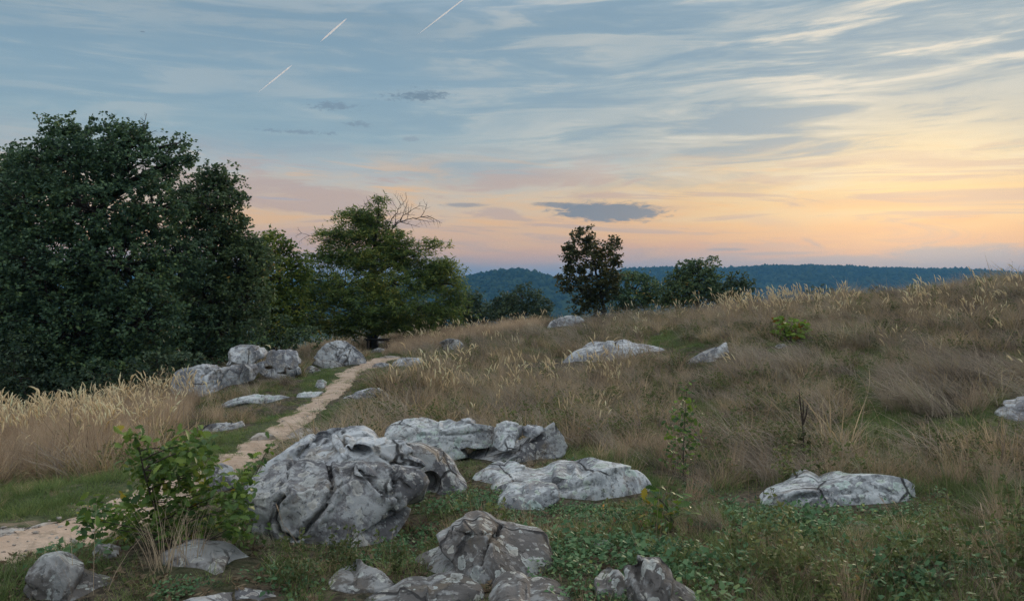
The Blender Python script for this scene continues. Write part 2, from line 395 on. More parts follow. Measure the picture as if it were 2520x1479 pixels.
def G(x, y):
    """ground height at world x, y"""
    x = np.atleast_1d(np.asarray(x, float)); y = np.atleast_1d(np.asarray(y, float))
    R = np.hypot(x, y); a = np.arctan2(x, y)
    back = np.clip((np.abs(a) - 1.25) / .9, 0, 1); back = back * back * (3 - 2 * back)
    fi = np.clip((a - _az[0]) / (_az[-1] - _az[0]), 0, 1) * (len(_az) - 1.001)
    fj = np.clip((np.log(np.maximum(R, 2.5)) - _lr[0]) / (_lr[-1] - _lr[0]), 0, 1) * (len(_lr) - 1.001)
    i = fi.astype(int); j = fj.astype(int); u = fi - i; v = fj - j
    z = (_T[i, j] * (1 - u) + _T[i + 1, j] * u) * (1 - v) + (_T[i, j + 1] * (1 - u) + _T[i + 1, j + 1] * u) * v
    zb = -1.7 - 60 * (1 - np.exp(-(np.maximum(R - 40, 0) / 500)))
    z = z * (1 - back) + zb * back
    P = np.stack([x * .55, y * .55, np.zeros_like(x)], 1)
    amp = np.clip(R / 12, .15, 1) * .13
    z = z + amp * fbm(P, 2) + .007 * fbm(P * 6, 2)
    P2 = np.stack([x * .004, y * .004, np.full_like(x, 5.)], 1)
    z = z + np.clip((R - 150) / 600, 0, 1) * 9 * fbm(P2, 3)
    return z + CAMZ
def hit(px, py, dmax=90.):
    v = raydir(px, py); v = v / v[1]
    d = np.exp(np.linspace(math.log(2.6), math.log(dmax), 900))
    P = np.array([0, 0, CAMZ]) + v * d[:, None]
    g = G(P[:, 0], P[:, 1]); b_ = np.where(P[:, 2] < g)[0]
    kk = b_[0] if len(b_) else len(d) - 1
    p = P[kk].copy(); p[2] = G(p[0], p[1])[0]
    return p

PATH_PX = [(-260,1352),(-60,1340),(60,1328),(160,1308),(240,1280),(330,1238),(430,1200),(520,1163),(580,1138),(640,1092),(700,1052),(755,1012),(800,978),(835,945),(872,912),(915,893),(955,884),(1000,880)]
_pp = np.array([hit(*p)[:2] for p in PATH_PX])
def catmull(P, n=14):
    Q = np.concatenate([[2 * P[0] - P[1]], P, [2 * P[-1] - P[-2]]]); out = []
    for i in range(1, len(Q) - 2):
        t_ = np.linspace(0, 1, n, endpoint=False)[:, None]
        a, b_, c_, d = Q[i-1], Q[i], Q[i+1], Q[i+2]
        out.append(.5 * (2*b_ + (c_-a)*t_ + (2*a-5*b_+4*c_-d)*t_**2 + (3*b_-a-3*c_+d)*t_**3))
    return np.concatenate(out + [P[-1:]])
PATH = catmull(_pp)
PATHW = np.interp(np.linspace(0, 1, len(PATH)), [0, .15, .3, .5, .75, .9, 1], [.50, .48, .34, .28, .32, .55, .75])
def path_dist(x, y):
    d = np.full(len(x), 1e9)
    for i in range(0, len(PATH), 2):
        d = np.minimum(d, np.hypot(x - PATH[i, 0], y - PATH[i, 1]) - PATHW[i])
    return d

# zones of the ground (outlines of where each kind of plant grows, followed from ground point to picture)
Z_LAWN = [[(-300,1300),(-300,1225),(0,1205),(140,1195),(330,1165),(470,1085),(590,1060),(720,1005),(760,975),(830,925),(900,900),(840,960),(740,1050),(600,1120),(540,1160),(330,1222),(200,1275),(0,1300)],
          [(760,985),(730,905),(800,900),(870,905),(800,975)],
          [(960,900),(850,975),(760,1040),(660,1110),(600,1160),(640,1160),(760,1075),(840,1020),(900,960),(1000,930),(1060,890),(1300,845),(1100,868)],
          [(1560,850),(1640,815),(1700,820),(1660,850),(1600,862)],
          [(2050,1125),(2085,1010),(2110,905),(2165,900),(2180,1000),(2250,1062),(2440,1015),(2560,1050),(2560,1125),(2350,1100),(2200,1130)],
          [(1480,1180),(1640,1160),(1700,1190),(1640,1215)]]
Z_MOUND = [[(2190,1000),(2210,930),(2340,885),(2500,900),(2620,930),(2480,985),(2300,1035)], [(1760,930),(1840,880),(1990,880),(2040,920),(1950,960)]]
Z_BANK = [[(-400,1230),(-60,1200),(130,1190),(330,1152),(420,1095),(440,1040),(500,985),(430,950),(250,985),(-60,1030),(-400,1060)]]
Z_BROWN = [[(420,1095),(440,1040),(500,985),(580,985),(740,1000),(700,1020),(560,1060),(480,1085)]]
Z_PLUME = [[(940,1000),(960,955),(1060,930),(1250,880),(1450,885),(1560,930),(1560,990),(1400,1000),(1200,1005),(1000,1015)],
           [(1500,805),(1700,778),(1900,758),(2100,752),(2100,812),(1900,812),(1700,815),(1550,822),(1330,832),(1340,812)],
           [(2150,770),(2300,755),(2520,745),(2700,740),(2700,830),(2450,840),(2280,830),(2160,800)]]
Z_GOLD = [[(690,875),(690,840),(800,830),(880,832),(900,860),(800,880)],
          [(940,875),(950,840),(1100,820),(1330,805),(1340,815),(1150,845),(1020,872)]]
Z_IVY = [[(1330,1420),(1365,1340),(1520,1330),(1700,1330),(1770,1385),(1740,1440),(1600,1479),(1420,1500)],
         [(1770,1300),(1800,1245),(2000,1250),(2240,1235),(2260,1270),(2180,1300),(1980,1345),(1880,1330)],
         [(860,1400),(960,1330),(1060,1225),(1190,1205),(1260,1250),(1200,1255),(1120,1290),(1010,1400),(900,1410)],
         [(1190,1265),(1330,1255),(1560,1250),(1640,1290),(1500,1310),(1300,1300)],
         [(1700,1420),(1800,1400),(1830,1479),(1740,1500)],
         [(330,1390),(440,1400),(620,1440),(660,1390),(780,1400),(700,1479),(330,1479)],
         [(1180,1215),(1260,1180),(1330,1180),(1300,1200)]]
Z_FGDRY = [[(-300,1600),(-300,1365),(300,1350),(640,1350),(900,1330),(1100,1230),(1650,1290),(2600,1240),(2900,1250),(2900,1600)]]
def zone_of(x, y):
    P = np.stack([x, y, G(x, y)], 1); u, v = project(P)
    v_ = v + 10 * perlin(np.stack([x * 1.7, y * 1.7, np.full_like(x, 2.)], 1)); u_ = u + 22 * perlin(np.stack([x * 1.7, y * 1.7, np.full_like(x, 9.)], 1))
    z = np.zeros(len(x), int)
    for kk, polys in ((6, Z_FGDRY), (1, Z_LAWN), (2, Z_BANK), (3, Z_BROWN), (4, Z_PLUME), (5, Z_GOLD), (7, Z_IVY), (8, Z_MOUND)):
        for p in polys: z[inpoly(u_, v_, p)] = kk
    z[(y < 1) & (z > 0)] = 0
    return z

# ground sheet: polar grid, dense in front, out to the horizon
rad = np.concatenate([[.4, 1.0, 1.6, 2.2], np.exp(np.linspace(math.log(2.8), math.log(60), 250)), np.exp(np.linspace(math.log(62), math.log(9000), 80))])
ang = np.concatenate([np.radians(np.arange(-50, 50.01, .36)), np.radians(np.arange(53, 309, 4.0))])
Rg, Ag = np.meshgrid(rad, ang, indexing='ij'); gx = (Rg * np.sin(Ag)).ravel(); gy = (Rg * np.cos(Ag)).ravel()
gz = G(gx, gy); na = len(ang); gz = gz - .045 * np.clip(.5 - path_dist(gx, gy) / .16, 0, 1)
i = np.arange(len(rad) - 1)[:, None] * na; j = np.arange(na)[None]; j2 = (j + 1) % na
GF = np.stack([i + j, i + j2, i + na + j2, i + na + j], -1).reshape(-1, 4)[:, ::-1]
gV = np.concatenate([np.stack([gx, gy, gz], 1), [[0, 0, G(0, 0.01)[0]]]])
cap = np.stack([np.full(na, len(gV) - 1), np.arange(na), (np.arange(na) + 1) % na], 1)[:, ::-1]

m_ground, nt = newmat('thatch_and_soil'); b = NB(nt)
geo = b.n('ShaderNodeNewGeometry'); pos = geo.outputs['Position']
atl = b.n('ShaderNodeAttribute', attribute_name='lawn')
g1 = b.noise(pos, 1.3, 6, .6); g2 = b.noise(pos, 14, 5, .65); g3 = b.noise(pos, .28, 4, .55)
colr = b.mix(b.ss(g2, .35, .65), c3(.035, .029, .022), c3(.15, .118, .082))
colr = b.mix(b.m('MULTIPLY', b.ss(g1, .46, .62), .6), colr, c3(.045, .058, .024))
grn = b.mix(b.ss(g2, .3, .7), c3(.05, .065, .03), c3(.12, .13, .065))
grn = b.mix(b.m('MULTIPLY', b.ss(b.noise(pos, 3.1, 5, .6), .54, .64), .8), grn, c3(.26, .20, .145))
colr = b.mix(b.m('MULTIPLY', atl.outputs['Fac'], .95), colr, grn)
far = b.n('ShaderNodeVectorMath', operation='LENGTH'); nt.links.new(pos, far.inputs[0])
colr = b.mix(b.ss(far.outputs['Value'], 90, 200), colr, b.mix(b.noise(pos, .01, 4), c3(.022, .038, .016), c3(.055, .075, .030)))
p = b.n('ShaderNodeBsdfPrincipled'); nt.links.new(colr, p.inputs['Base Color']); p.inputs['Roughness'].default_value = .95; p.inputs['Specular IOR Level'].default_value = .1
bp = b.n('ShaderNodeBump'); bp.inputs['Distance'].default_value = .04; nt.links.new(g2, bp.inputs['Height']); nt.links.new(bp.outputs[0], p.inputs['Normal'])
b.out(p.outputs[0])
me = mesh_np('ground', gV, [GF, cap], m_ground, True)
zz = zone_of(gV[:, 0], gV[:, 1])
a_ = me.attributes.new('lawn', 'FLOAT', 'POINT'); a_.data.foreach_set('value', (zz == 1).astype(np.float32))
tag(link('ground', me), kind='structure')

# trodden path
acc = Acc(); n = len(PATH); PT = np.repeat(PATH, 1, 0)
tn = np.gradient(PATH, axis=0); tn /= np.linalg.norm(tn, axis=1)[:, None]; nr = np.stack([tn[:, 1], -tn[:, 0]], 1)
dense = 3
tt = np.linspace(0, n - 1, n * dense); PD = np.stack([np.interp(tt, np.arange(n), PATH[:, k_]) for k_ in (0, 1)], 1)
ND = np.stack([np.interp(tt, np.arange(n), nr[:, k_]) for k_ in (0, 1)], 1); WD = np.interp(tt, np.arange(n), PATHW)
cols_ = np.linspace(-1, 1, 13)
wob = [1 + .55 * fbm(np.stack([PD[:, 0] * 1.3, PD[:, 1] * 1.3, np.full(len(PD), s_)], 1), 4, .65) for s_ in (1.3, 8.7)]
VV = []
for cc in cols_:
    w_ = WD * abs(cc) * np.where(cc < 0, wob[0], wob[1]) * np.sign(cc)
    xy = PD + ND * w_[:, None]
    z_ = G(xy[:, 0], xy[:, 1]) + .004 - .05 * cc ** 6 + .006 * fbm(np.stack([xy[:, 0] * 9, xy[:, 1] * 9, np.zeros(len(xy))], 1), 3)
    VV.append(np.column_stack([xy, z_]))
VV = np.stack(VV, 1); mcol = len(cols_)
i = np.arange(len(PD) - 1)[:, None] * mcol; j = np.arange(mcol - 1)[None]
PF = np.stack([i + j, i + j + 1, i + mcol + j + 1, i + mcol + j], -1).reshape(-1, 4)[:, ::-1]
m_path, nt = newmat('pale_sandy_soil'); b = NB(nt)
pos = b.n('ShaderNodeNewGeometry').outputs['Position']
g1 = b.noise(pos, 2.2, 6, .65); g2 = b.noise(pos, 40, 4, .7); g3 = b.noise(pos, 7, 5, .6)
colr = b.mix(b.ss(g1, .35, .66), c3(.43, .31, .23), c3(.58, .44, .34))
colr = b.mix(b.m('MULTIPLY', b.ss(g3, .56, .66), .55), colr, c3(.24, .185, .13))
colr = b.mix(b.m('MULTIPLY', b.ss(g2, .58, .7), .5), colr, c3(.20, .16, .125))
p = b.n('ShaderNodeBsdfPrincipled'); nt.links.new(colr, p.inputs['Base Color']); p.inputs['Roughness'].default_value = .95; p.inputs['Specular IOR Level'].default_value = .1
bp = b.n('ShaderNodeBump'); bp.inputs['Distance'].default_value = .03; nt.links.new(b.m('ADD', b.m('MULTIPLY', g2, .3), g3), bp.inputs['Height']); nt.links.new(bp.outputs[0], p.inputs['Normal'])
b.out(p.outputs[0])
tag(link('path', mesh_np('path', VV.reshape(-1, 3), PF, m_path, True)), kind='structure')

# ------------------------------------------------------------------ far hills and the woods on them
m_hill, nt = newmat('hill_soil'); b = NB(nt)
pos = b.n('ShaderNodeNewGeometry').outputs['Position']
p = b.n('ShaderNodeBsdfPrincipled'); nt.links.new(b.mix(b.ss(b.noise(pos, .012, 5), .42, .6), c3(.018, .032, .014), c3(.045, .065, .025)), p.inputs['Base Color']); p.inputs['Roughness'].default_value = 1
p.inputs['Specular IOR Level'].default_value = 0
b.out(p.outputs[0])
def crest(prof, u): return np.interp(u, [a for a, _ in prof], [c_ for _, c_ in prof])
def hill(name, prof, dist, deep, base, u0, u1, seed, nu=150, nd=40):
    us = np.linspace(u0, u1, nu); ts = np.linspace(-1.2, 1, nd)
    U, T_ = np.meshgrid(us, ts, indexing='ij'); U = U.ravel(); T_ = T_.ravel()
    D = dist + deep * T_
    H = (709 - crest(prof, U)) / FOC * dist
    prof_t = np.where(T_ < 0, np.clip(np.cos(np.clip(T_ / 1.2, -1, 0) * math.pi / 2), 0, 1) ** 1.2, np.cos(T_ * math.pi / 2))
    X = (U - CX) / FOC * D
    Z = base + (H - base) * prof_t + 42 * fbm(np.stack([X * .0045, D * .0045, np.full_like(X, seed)], 1), 4) * np.clip(1 - prof_t, 0.08, 1) * np.clip(prof_t * 4, 0, 1)
    V = np.stack([X, D, Z + CAMZ], 1)
    i = np.arange(nu - 1)[:, None] * nd; j = np.arange(nd - 1)[None]
    F = np.stack([i + j, i + nd + j, i + nd + j + 1, i + j + 1], -1).reshape(-1, 4)
    o = tag(link(name, mesh_np(name, V, F, m_hill, True)), kind='structure')
    grid = V.reshape(nu, nd, 3)
    return grid
h1 = hill('hill', [(700,720),(1000,712),(1130,690),(1180,678),(1250,668),(1290,669),(1340,681),(1400,700),(1480,722),(1600,745)], 2300, 520, -70, 760, 1560, 3.)
h2 = hill('ridge', [(1300,740),(1450,690),(1540,667),(1640,664),(1760,667),(1880,660),(2000,658),(2120,662),(2250,667),(2360,668),(2450,673),(2600,684),(2900,690),(3300,700)], 3200, 800, -70, 1320, 3200, 8., 220, 44)
h3 = hill('ridge', [(-900,700),(-400,680),(0,672),(400,676),(800,690),(1100,706),(1300,720)], 4200, 900, -70, -900, 1300, 12., 150, 30)

def ico(sub):
    bm = bmesh.new(); bmesh.ops.create_icosphere(bm, subdivisions=sub, radius=1)
    V = np.array([v.co[:] for v in bm.verts]); F = np.array([[v.index for v in f.verts] for f in bm.faces]); bm.free()
    return V, F
ICO = {s_: ico(s_) for s_ in (1, 2, 5, 6, 7)}
def sample_grid(grid, n, front=True):
    nu, nd, _ = grid.shape
    a = rng.random(n) * (nu - 1.001); c_ = (rng.random(n) if not front else rng.random(n) * .62) * (nd - 1.001)
    i = a.astype(int); j = c_.astype(int); u = (a - i)[:, None]; v = (c_ - j)[:, None]
    return (grid[i, j] * (1 - u) + grid[i + 1, j] * u) * (1 - v) + (grid[i, j + 1] * (1 - u) + grid[i + 1, j + 1] * u) * v
m_wood = mat_leaf('far_foliage', [(0, (.012, .026, .012)), (.5, (.026, .044, .018)), (1, (.06, .082, .028))], 0, .9, .004, 0)
def woods(name, label, P, r):
    V0, F0 = ICO[1]; n = len(P)
    V = V0[None] * (1 + .35 * rng.normal(size=(n, len(V0), 1))) * (r * rng.uniform(.45, 1.5, n))[:, None, None] * np.array([1, 1, .95]) 
    V = V + P[:, None] + np.array([0, 0, r * .35])
    F = (F0[None] + (np.arange(n) * len(V0))[:, None, None]).reshape(-1, 3)
    tag(link(name, mesh_np(name, V.reshape(-1, 3), F, m_wood)), label, 'woods', kind='stuff')
Pc = []
for g_ in (h1, h2):
    nu, nd, _ = g_.shape; ci = int(np.argmax(g_[nu // 2, :, 2]))
    Pc.append(g_[:, ci][rng.integers(0, nu, 420)] + rng.normal(size=(420, 3)) * np.array([9, 12, .6]))
woods('woods', 'dark blue woods covering the rounded far hill', np.concatenate([sample_grid(h1, 3600, False), Pc[0]]), 6.0)
woods('woods', 'dark blue woods covering the long far ridge', np.concatenate([sample_grid(h2, 8500), Pc[1]]), 7.5)
n = 6000; uu = rng.uniform(900, 2700, n); dd = np.exp(rng.uniform(math.log(150), math.log(2100), n)); vx = (uu - CX) / FOC * dd
woods('woods', 'woods in the valley below the slope, between the slope and the hills', np.stack([vx, dd, G(vx, dd)], 1), 5.5)

# ------------------------------------------------------------------ rocks
FOOT = []                          # footprints (x, y, rx, ry) where no grass grows
def rock(label, poly, deep, mat, seed=0, sub=5, base=None, p=2.6, cracks=(), hollows=(), rough=1.0, bury=.3, dist=None, push=.8, cuts=5, strata=.0, name='boulder', cat='boulder', group='boulders and slabs on the slope', lift=None):
    poly = np.array(poly, float); rs = np.random.default_rng(seed + 100)
    # area centroid
    x, y = poly[:, 0], poly[:, 1]; x2, y2 = np.roll(x, -1), np.roll(y, -1); cr = x * y2 - x2 * y; A = cr.sum() / 2
    cx = ((x + x2) * cr).sum() / (6 * A); cy = ((y + y2) * cr).sum() / (6 * A)
    if dist is None:
        hb = hit(cx, base if base is not None else y.max()); dist = hb[1] + deep * push
    mpp = dist / FOC
    nb = 120; th = np.linspace(-math.pi, math.pi, nb, endpoint=False); Rp = np.zeros(nb)
    for k_, t_ in enumerate(th):       # distance from the centroid to the outline in every direction
        dx, dy = math.cos(t_), -math.sin(t_); best = 0
        for q in range(len(poly)):
            ax, ay = poly[q] - (cx, cy); bx, by = poly[(q + 1) % len(poly)] - (cx, cy)
            ex, ey = bx - ax, by - ay; dt = dx * ey - dy * ex
            if abs(dt) < 1e-9: continue
            s_ = (ax * ey - ay * ex) / dt; w_ = (ax * dy - ay * dx) / dt
            if -1e-6 <= w_ <= 1 + 1e-6 and s_ > best: best = s_
        Rp[k_] = best
    Rp = np.maximum(Rp, 2)
    ex = 1 + bury * np.clip(-np.sin(th), 0, 1) ** 1.5
    Rp = np.convolve(np.concatenate([Rp[-2:], Rp, Rp[:2]]), [.03, .17, .6, .17, .03], 'valid')
    Rm = Rp * ex
    kw = np.hanning(35)[1:-1]; kw /= kw.sum(); wrap = lambda a_: np.convolve(np.concatenate([a_[-16:], a_, a_[:16]]), kw, 'valid')
    per = lambda a, arr: np.interp(a, np.append(th, math.pi), np.append(arr, arr[0]))
    V0, F0 = ICO[sub]; d = V0
    ang_ = np.arctan2(d[:, 2], d[:, 0]); cs = np.hypot(d[:, 0], d[:, 2])
    rimw = np.clip((cs - .55) / .42, 0, 1); rimw = rimw * rimw * (3 - 2 * rimw)
    Rv = (per(ang_, Rm) * rimw + per(ang_, wrap(Rm)) * (1 - rimw)) * mpp
    rr = 1 / ((cs / Rv) ** p + (np.abs(d[:, 1]) / deep) ** p) ** (1 / p)
    L = d * rr[:, None]
    size = math.sqrt(max(Rp.mean() * mpp * deep, 1e-4))
    so = rs.uniform(-50, 50, 3)
    # flat facets broken off
    for _ in range(cuts * 2 + 3):
        nv = rs.normal(size=3); nv[2] = abs(nv[2]) * .7; nv[1] = -abs(nv[1]) if rs.random() < .7 else nv[1]; nv /= np.linalg.norm(nv)
        h_ = L @ nv; lim = np.quantile(h_, rs.uniform(.80, .955)); over = np.maximum(h_ - lim, 0)
        L = L - nv * (over * .97)[:, None]
    nn = L / (np.linalg.norm(L, axis=1)[:, None] + 1e-9)
    q = L / size
    rid = 1 - np.abs(perlin(q * 2.2 + so)) * 2
    dsp = .06 * fbm(q * .9 + so, 2) + .018 * fbm(q * 3.1 + so, 3) + .008 * rid * np.clip(perlin(q * 1.3 - so) * 2 + .4, 0, 1) + .012 * fbm(q * 11 + so, 3)
    if strata: dsp = dsp + strata * .06 * np.sign(np.sin(0)) + strata * .07 * fbm(q * np.array([.8, .8, 6.0]) + so, 2)
    L = L + nn * (dsp * size * rough)[:, None]
    ctr = at(cx, cy, dist)
    az_ = math.atan2(ctr[0], ctr[1]); rt = np.array([math.cos(az_), -math.sin(az_), 0]); fw = np.array([math.sin(az_), math.cos(az_), 0]); up = np.array([0, 0, 1.])
    sc_ = np.ones(nb); fac0 = ang_; kn = np.hanning(5)[1:-1]; kn /= kn.sum()
    for it in range(6):                # fit the outline seen from the photograph's side
        s_v = per(fac0, sc_) * rimw + per(fac0, wrap(sc_)) * (1 - rimw)
        W = ctr + np.outer(L[:, 0] * s_v, rt) + np.outer(L[:, 1], fw) + np.outer(L[:, 2] * s_v, up)
        u, v = project(W); aa = np.arctan2(-(v - cy), u - cx); ra = np.hypot(u - cx, v - cy)
        bi = ((aa + math.pi) / (2 * math.pi) * nb).astype(int) % nb
        mx = np.zeros(nb); np.maximum.at(mx, bi, ra)
        mx = np.where(mx > 0, mx, Rm)
        mx = np.maximum.reduce([mx, np.roll(mx, 1) * .97, np.roll(mx, -1) * .97])
        ratio = np.clip(Rm / mx, .6, 1.6)
        ratio = np.where(np.sin(th) < -.55, 1, ratio)
        ratio = np.convolve(np.concatenate([ratio[-1:], ratio, ratio[:1]]), kn, 'valid')
        sc_ = np.clip(sc_ * ratio ** .8, .12, 2.2)
    s_v = per(fac0, sc_) * rimw + per(fac0, wrap(sc_)) * (1 - rimw)
    W = ctr + np.outer(L[:, 0] * s_v, rt) + np.outer(L[:, 1], fw) + np.outer(L[:, 2] * s_v, up)
    e1 = W[F0[:, 1]] - W[F0[:, 0]]; e2 = W[F0[:, 2]] - W[F0[:, 0]]; fn = np.cross(e1, e2); vn = np.zeros_like(W)
    for k_ in range(3): np.add.at(vn, F0[:, k_], fn)
    vn /= np.linalg.norm(vn, axis=1)[:, None] + 1e-12
    tocam = np.array([0, 0, CAMZ]) - W; tocam /= np.linalg.norm(tocam, axis=1)[:, None]
    facing = np.clip((vn * tocam).sum(1) * 4 + .6, 0, 1)
    u, v = project(W)
    wob_ = 3 * fbm(W * 9 + so, 3)
    for pts, wid, dp in cracks:        # fissures cut into the face
        dm = np.full(len(W), 1e9)
        for (x1, y1), (x3, y3) in zip(pts[:-1], pts[1:]):
            tt_ = np.clip(((u - x1) * (x3 - x1) + (v - y1) * (y3 - y1)) / ((x3 - x1) ** 2 + (y3 - y1) ** 2), 0, 1)
            dm = np.minimum(dm, np.hypot(u + wob_ - x1 - tt_ * (x3 - x1), v + wob_ - y1 - tt_ * (y3 - y1)))
        W = W - vn * (dp * np.exp(-(dm / wid) ** 2) * facing)[:, None]
        W = W + vn * (dp * .22 * np.exp(-((dm - 3.2 * wid) / (2.0 * wid)) ** 2) * facing)[:, None]
    for hx, hy, rx, ry, dp in hollows:
        dm = np.hypot((u - hx) / rx, (v - hy) / ry)
        W = W - (tocam - [0, 0, .2]) * (dp * np.clip(1.25 - dm ** 2, 0, 1) * facing)[:, None]
    base_pt = np.array([ctr[0], ctr[1], W[:, 2].min()])
    me_ = mesh_np(name, W - base_pt, F0, mat, True)
    o = link(name, me_, None, base_pt)
    tag(o, label, cat, group)
    FOOT.append((ctr[0], ctr[1], (u.max() - u.min()) / 2 * mpp * .86, deep * .86, az_))
    return o
m_rk_front = mat_rock('lichened_brown_sandstone', (.10, .09, .085), (.19, .172, .162), (.34, .335, .33), (.44, .47, .465), .8, .35, 1.0, (.17, .135, .10))
m_rk_grey = mat_rock('grey_sandstone', (.12, .115, .12), (.21, .20, .205), (.44, .44, .44), (.48, .50, .50), .75, .5, 1.0, (.27, .22, .165))
m_rk_pale = mat_rock('pale_weathered_sandstone', (.23, .23, .24), (.38, .39, .40), (.62, .63, .63), (.48, .58, .54), .7, .9, 1.1, (.30, .25, .21))
m_rk_mid = mat_rock('blue_grey_sandstone', (.19, .19, .205), (.36, .36, .375), (.62, .63, .64), (.46, .46, .45), .2, .7, .8, (.27, .225, .18))
m_rk_path = mat_rock('sandy_bedrock', (.26, .22, .19), (.36, .31, .27), (.48, .43, .38), (.45, .44, .42), .1, .3, 1.0, (.30, .23, .175))
def Z6(pts): return [(551.3 + a * .3208, 1004.1 + c * .3208) for a, c in pts]
def Z1(pts): return [(354.4 + a * .2969, 807.2 + c * .2969) for a, c in pts]

# --- the big broken outcrop in front
rock('largest rounded boulder, lichen-spotted face with diagonal cracks, just right of the oak sapling',
     Z6([(150,560),(270,480),(430,395),(590,378),(720,400),(810,440),(960,402),(1180,405),(1330,440),(1480,440),(1560,520),(1570,600),(1500,660),(1440,760),(1400,850),(1250,980),(1000,1040),(800,1090),(560,1090),(400,1020),(240,900),(150,740)]),
     .62, m_rk_grey, 1, 7, p=2.9, cuts=4, rough=.75,
     cracks=[(Z6([(800,430),(825,540),(830,640),(780,740),(700,850),(590,970)]), 4.5, .14), (Z6([(490,650),(410,730),(395,850),(430,960),(560,1000)]), 4.0, .10),
             (Z6([(1050,480),(1130,560),(1200,640),(1275,672)]), 4.0, .11), (Z6([(1320,480),(1300,600),(1340,740)]), 3.6, .09), (Z6([(600,380),(500,430),(480,560)]), 3, .05),
             (Z6([(830,640),(960,560),(1000,470)]), 2.5, .02)], hollows=[(960.0, 1262.0, 10, 9, .06)])
rock('smooth tilted slab with a dark hollow, lying over the largest cracked boulder',
     Z6([(540,400),(590,330),(700,280),(800,230),(885,195),(1000,215),(1190,225),(1380,240),(1450,330),(1500,400),(1560,490),(1480,470),(1330,460),(1180,430),(1000,420),(800,430),(660,400)]),
     .55, m_rk_mid, 2, 7, base=1345, push=1.5, p=2.4, cuts=3, rough=.6, bury=.5,
     cracks=[(Z6([(880,200),(930,270),(900,330)]), 4, .04), (Z6([(1200,370),(1290,420),(1480,430)]), 3, .04), (Z6([(930,265),(1010,300),(1110,320)]), 3, .05)],
     hollows=[(884.0, 1110.0, 30, 15, .30)])
rock('sloping bluish slab with a peaked top, rearmost of the broken outcrop by the path',
     Z6([(140,560),(160,530),(330,385),(500,290),(650,200),(740,205),(880,155),(1000,118),(1110,104),(1140,130),(1180,215),(1100,330),(800,430),(400,600)]),
     .75, m_rk_mid, 3, 7, base=1300, push=1.25, p=2.8, cuts=5, rough=.55, bury=.1, cracks=[(Z6([(570,370),(650,290),(760,215),(880,200)]), 4, .05), (Z6([(700,200),(800,190),(930,150)]), 3, .03)])
rock('dark round-backed boulder leaning on the right side of the broken outcrop',
     Z6([(1400,260),(1440,248),(1540,260),(1700,330),(1775,420),(1850,580),(1870,690),(1800,725),(1680,700),(1560,640),(1480,480)]),
     .5, m_rk_grey, 4, 7, base=1236, push=1.2, p=2.6, cuts=3, rough=.6, hollows=[(1058.0, 1196.0, 26, 34, .28)])
# --- long slab behind it
rock('long pale flat-topped slab split by a vertical joint, behind the broken outcrop',
     [(938,1064),(942,1044),(965,1033),(1010,1031),(1080,1034),(1150,1038),(1200,1042),(1218,1050),(1216,1082),(1190,1098),(1130,1108),(1080,1102),(1010,1084),(950,1074)],
     .55, m_rk_pale, 5, 6, base=1150, push=1.1, p=3.4, cuts=3, rough=.6, strata=1.0, bury=.6, cracks=[([(1010,1030),(1009,1058),(1012,1085)], 3, .08), ([(1040,1068),(1120,1070),(1210,1062)], 3, .03)])
rock('squarish block wedged in the long pale slab behind the outcrop',
     [(1216,1056),(1224,1042),(1246,1034),(1272,1040),(1288,1050),(1286,1070),(1262,1086),(1236,1096),(1217,1090)], .42, m_rk_pale, 6, 5, base=1150, push=1.2, p=3, cuts=4, rough=.6)
rock('small smooth slate-blue stone lying right of the wedged squarish block',
     [(1284,1048),(1300,1044),(1330,1048),(1346,1056),(1340,1064),(1312,1070),(1288,1070)], .35, m_rk_mid, 7, 5, base=1142, push=1.4, p=2.6, cuts=2, rough=.5)
rock('long dark lower ledge under the pale slab, lichen-blotched, running right into the grass',
     [(1136,1116),(1180,1104),(1240,1094),(1300,1076),(1350,1062),(1400,1056),(1424,1068),(1410,1090),(1375,1104),(1350,1132),(1290,1138),(1180,1152),(1145,1142)], .62, m_rk_grey, 8, 6, base=1148, push=.9, p=3.2, cuts=2, rough=.6, strata=.8)
rock('little rounded knob sitting on top of the long pale slab',
     [(1120,1040),(1138,1030),(1155,1027),(1170,1034),(1172,1042),(1140,1044)], .18, m_rk_mid, 9, 5, base=1145, push=3.0, p=2.2, cuts=1, rough=.5)
# --- domed slab, centre right
rock('broad pale domed slab with green lichen rings, right of the broken outcrop',
     [(1195,1200),(1230,1172),(1290,1152),(1350,1138),(1410,1131),(1490,1133),(1545,1142),(1585,1168),(1612,1205),(1622,1240),(1560,1252),(1450,1258),(1330,1250),(1250,1230)],
     1.0, m_rk_pale, 10, 6, p=2.3, cuts=2, rough=.55, push=.9, cracks=[([(1290,1200),(1400,1205),(1480,1190)], 4, .02)])
rock('flat pitted grey shelf adjoining the broad domed slab on its rear left',
     [(1160,1178),(1176,1156),(1230,1146),(1300,1146),(1330,1165),(1290,1192),(1200,1198),(1168,1192)], .7, m_rk_pale, 11, 5, p=2.6, cuts=1, rough=.5, push=.4, base=1196)
rock('low front shelf of pale rock overgrown by ivy, at the foot of the domed slab',
     [(1196,1252),(1210,1230),(1255,1195),(1310,1183),(1370,1192),(1380,1225),(1340,1252),(1250,1260)], .5, m_rk_pale, 12, 5, p=2.3, cuts=1, rough=.7, push=.8, base=1262)
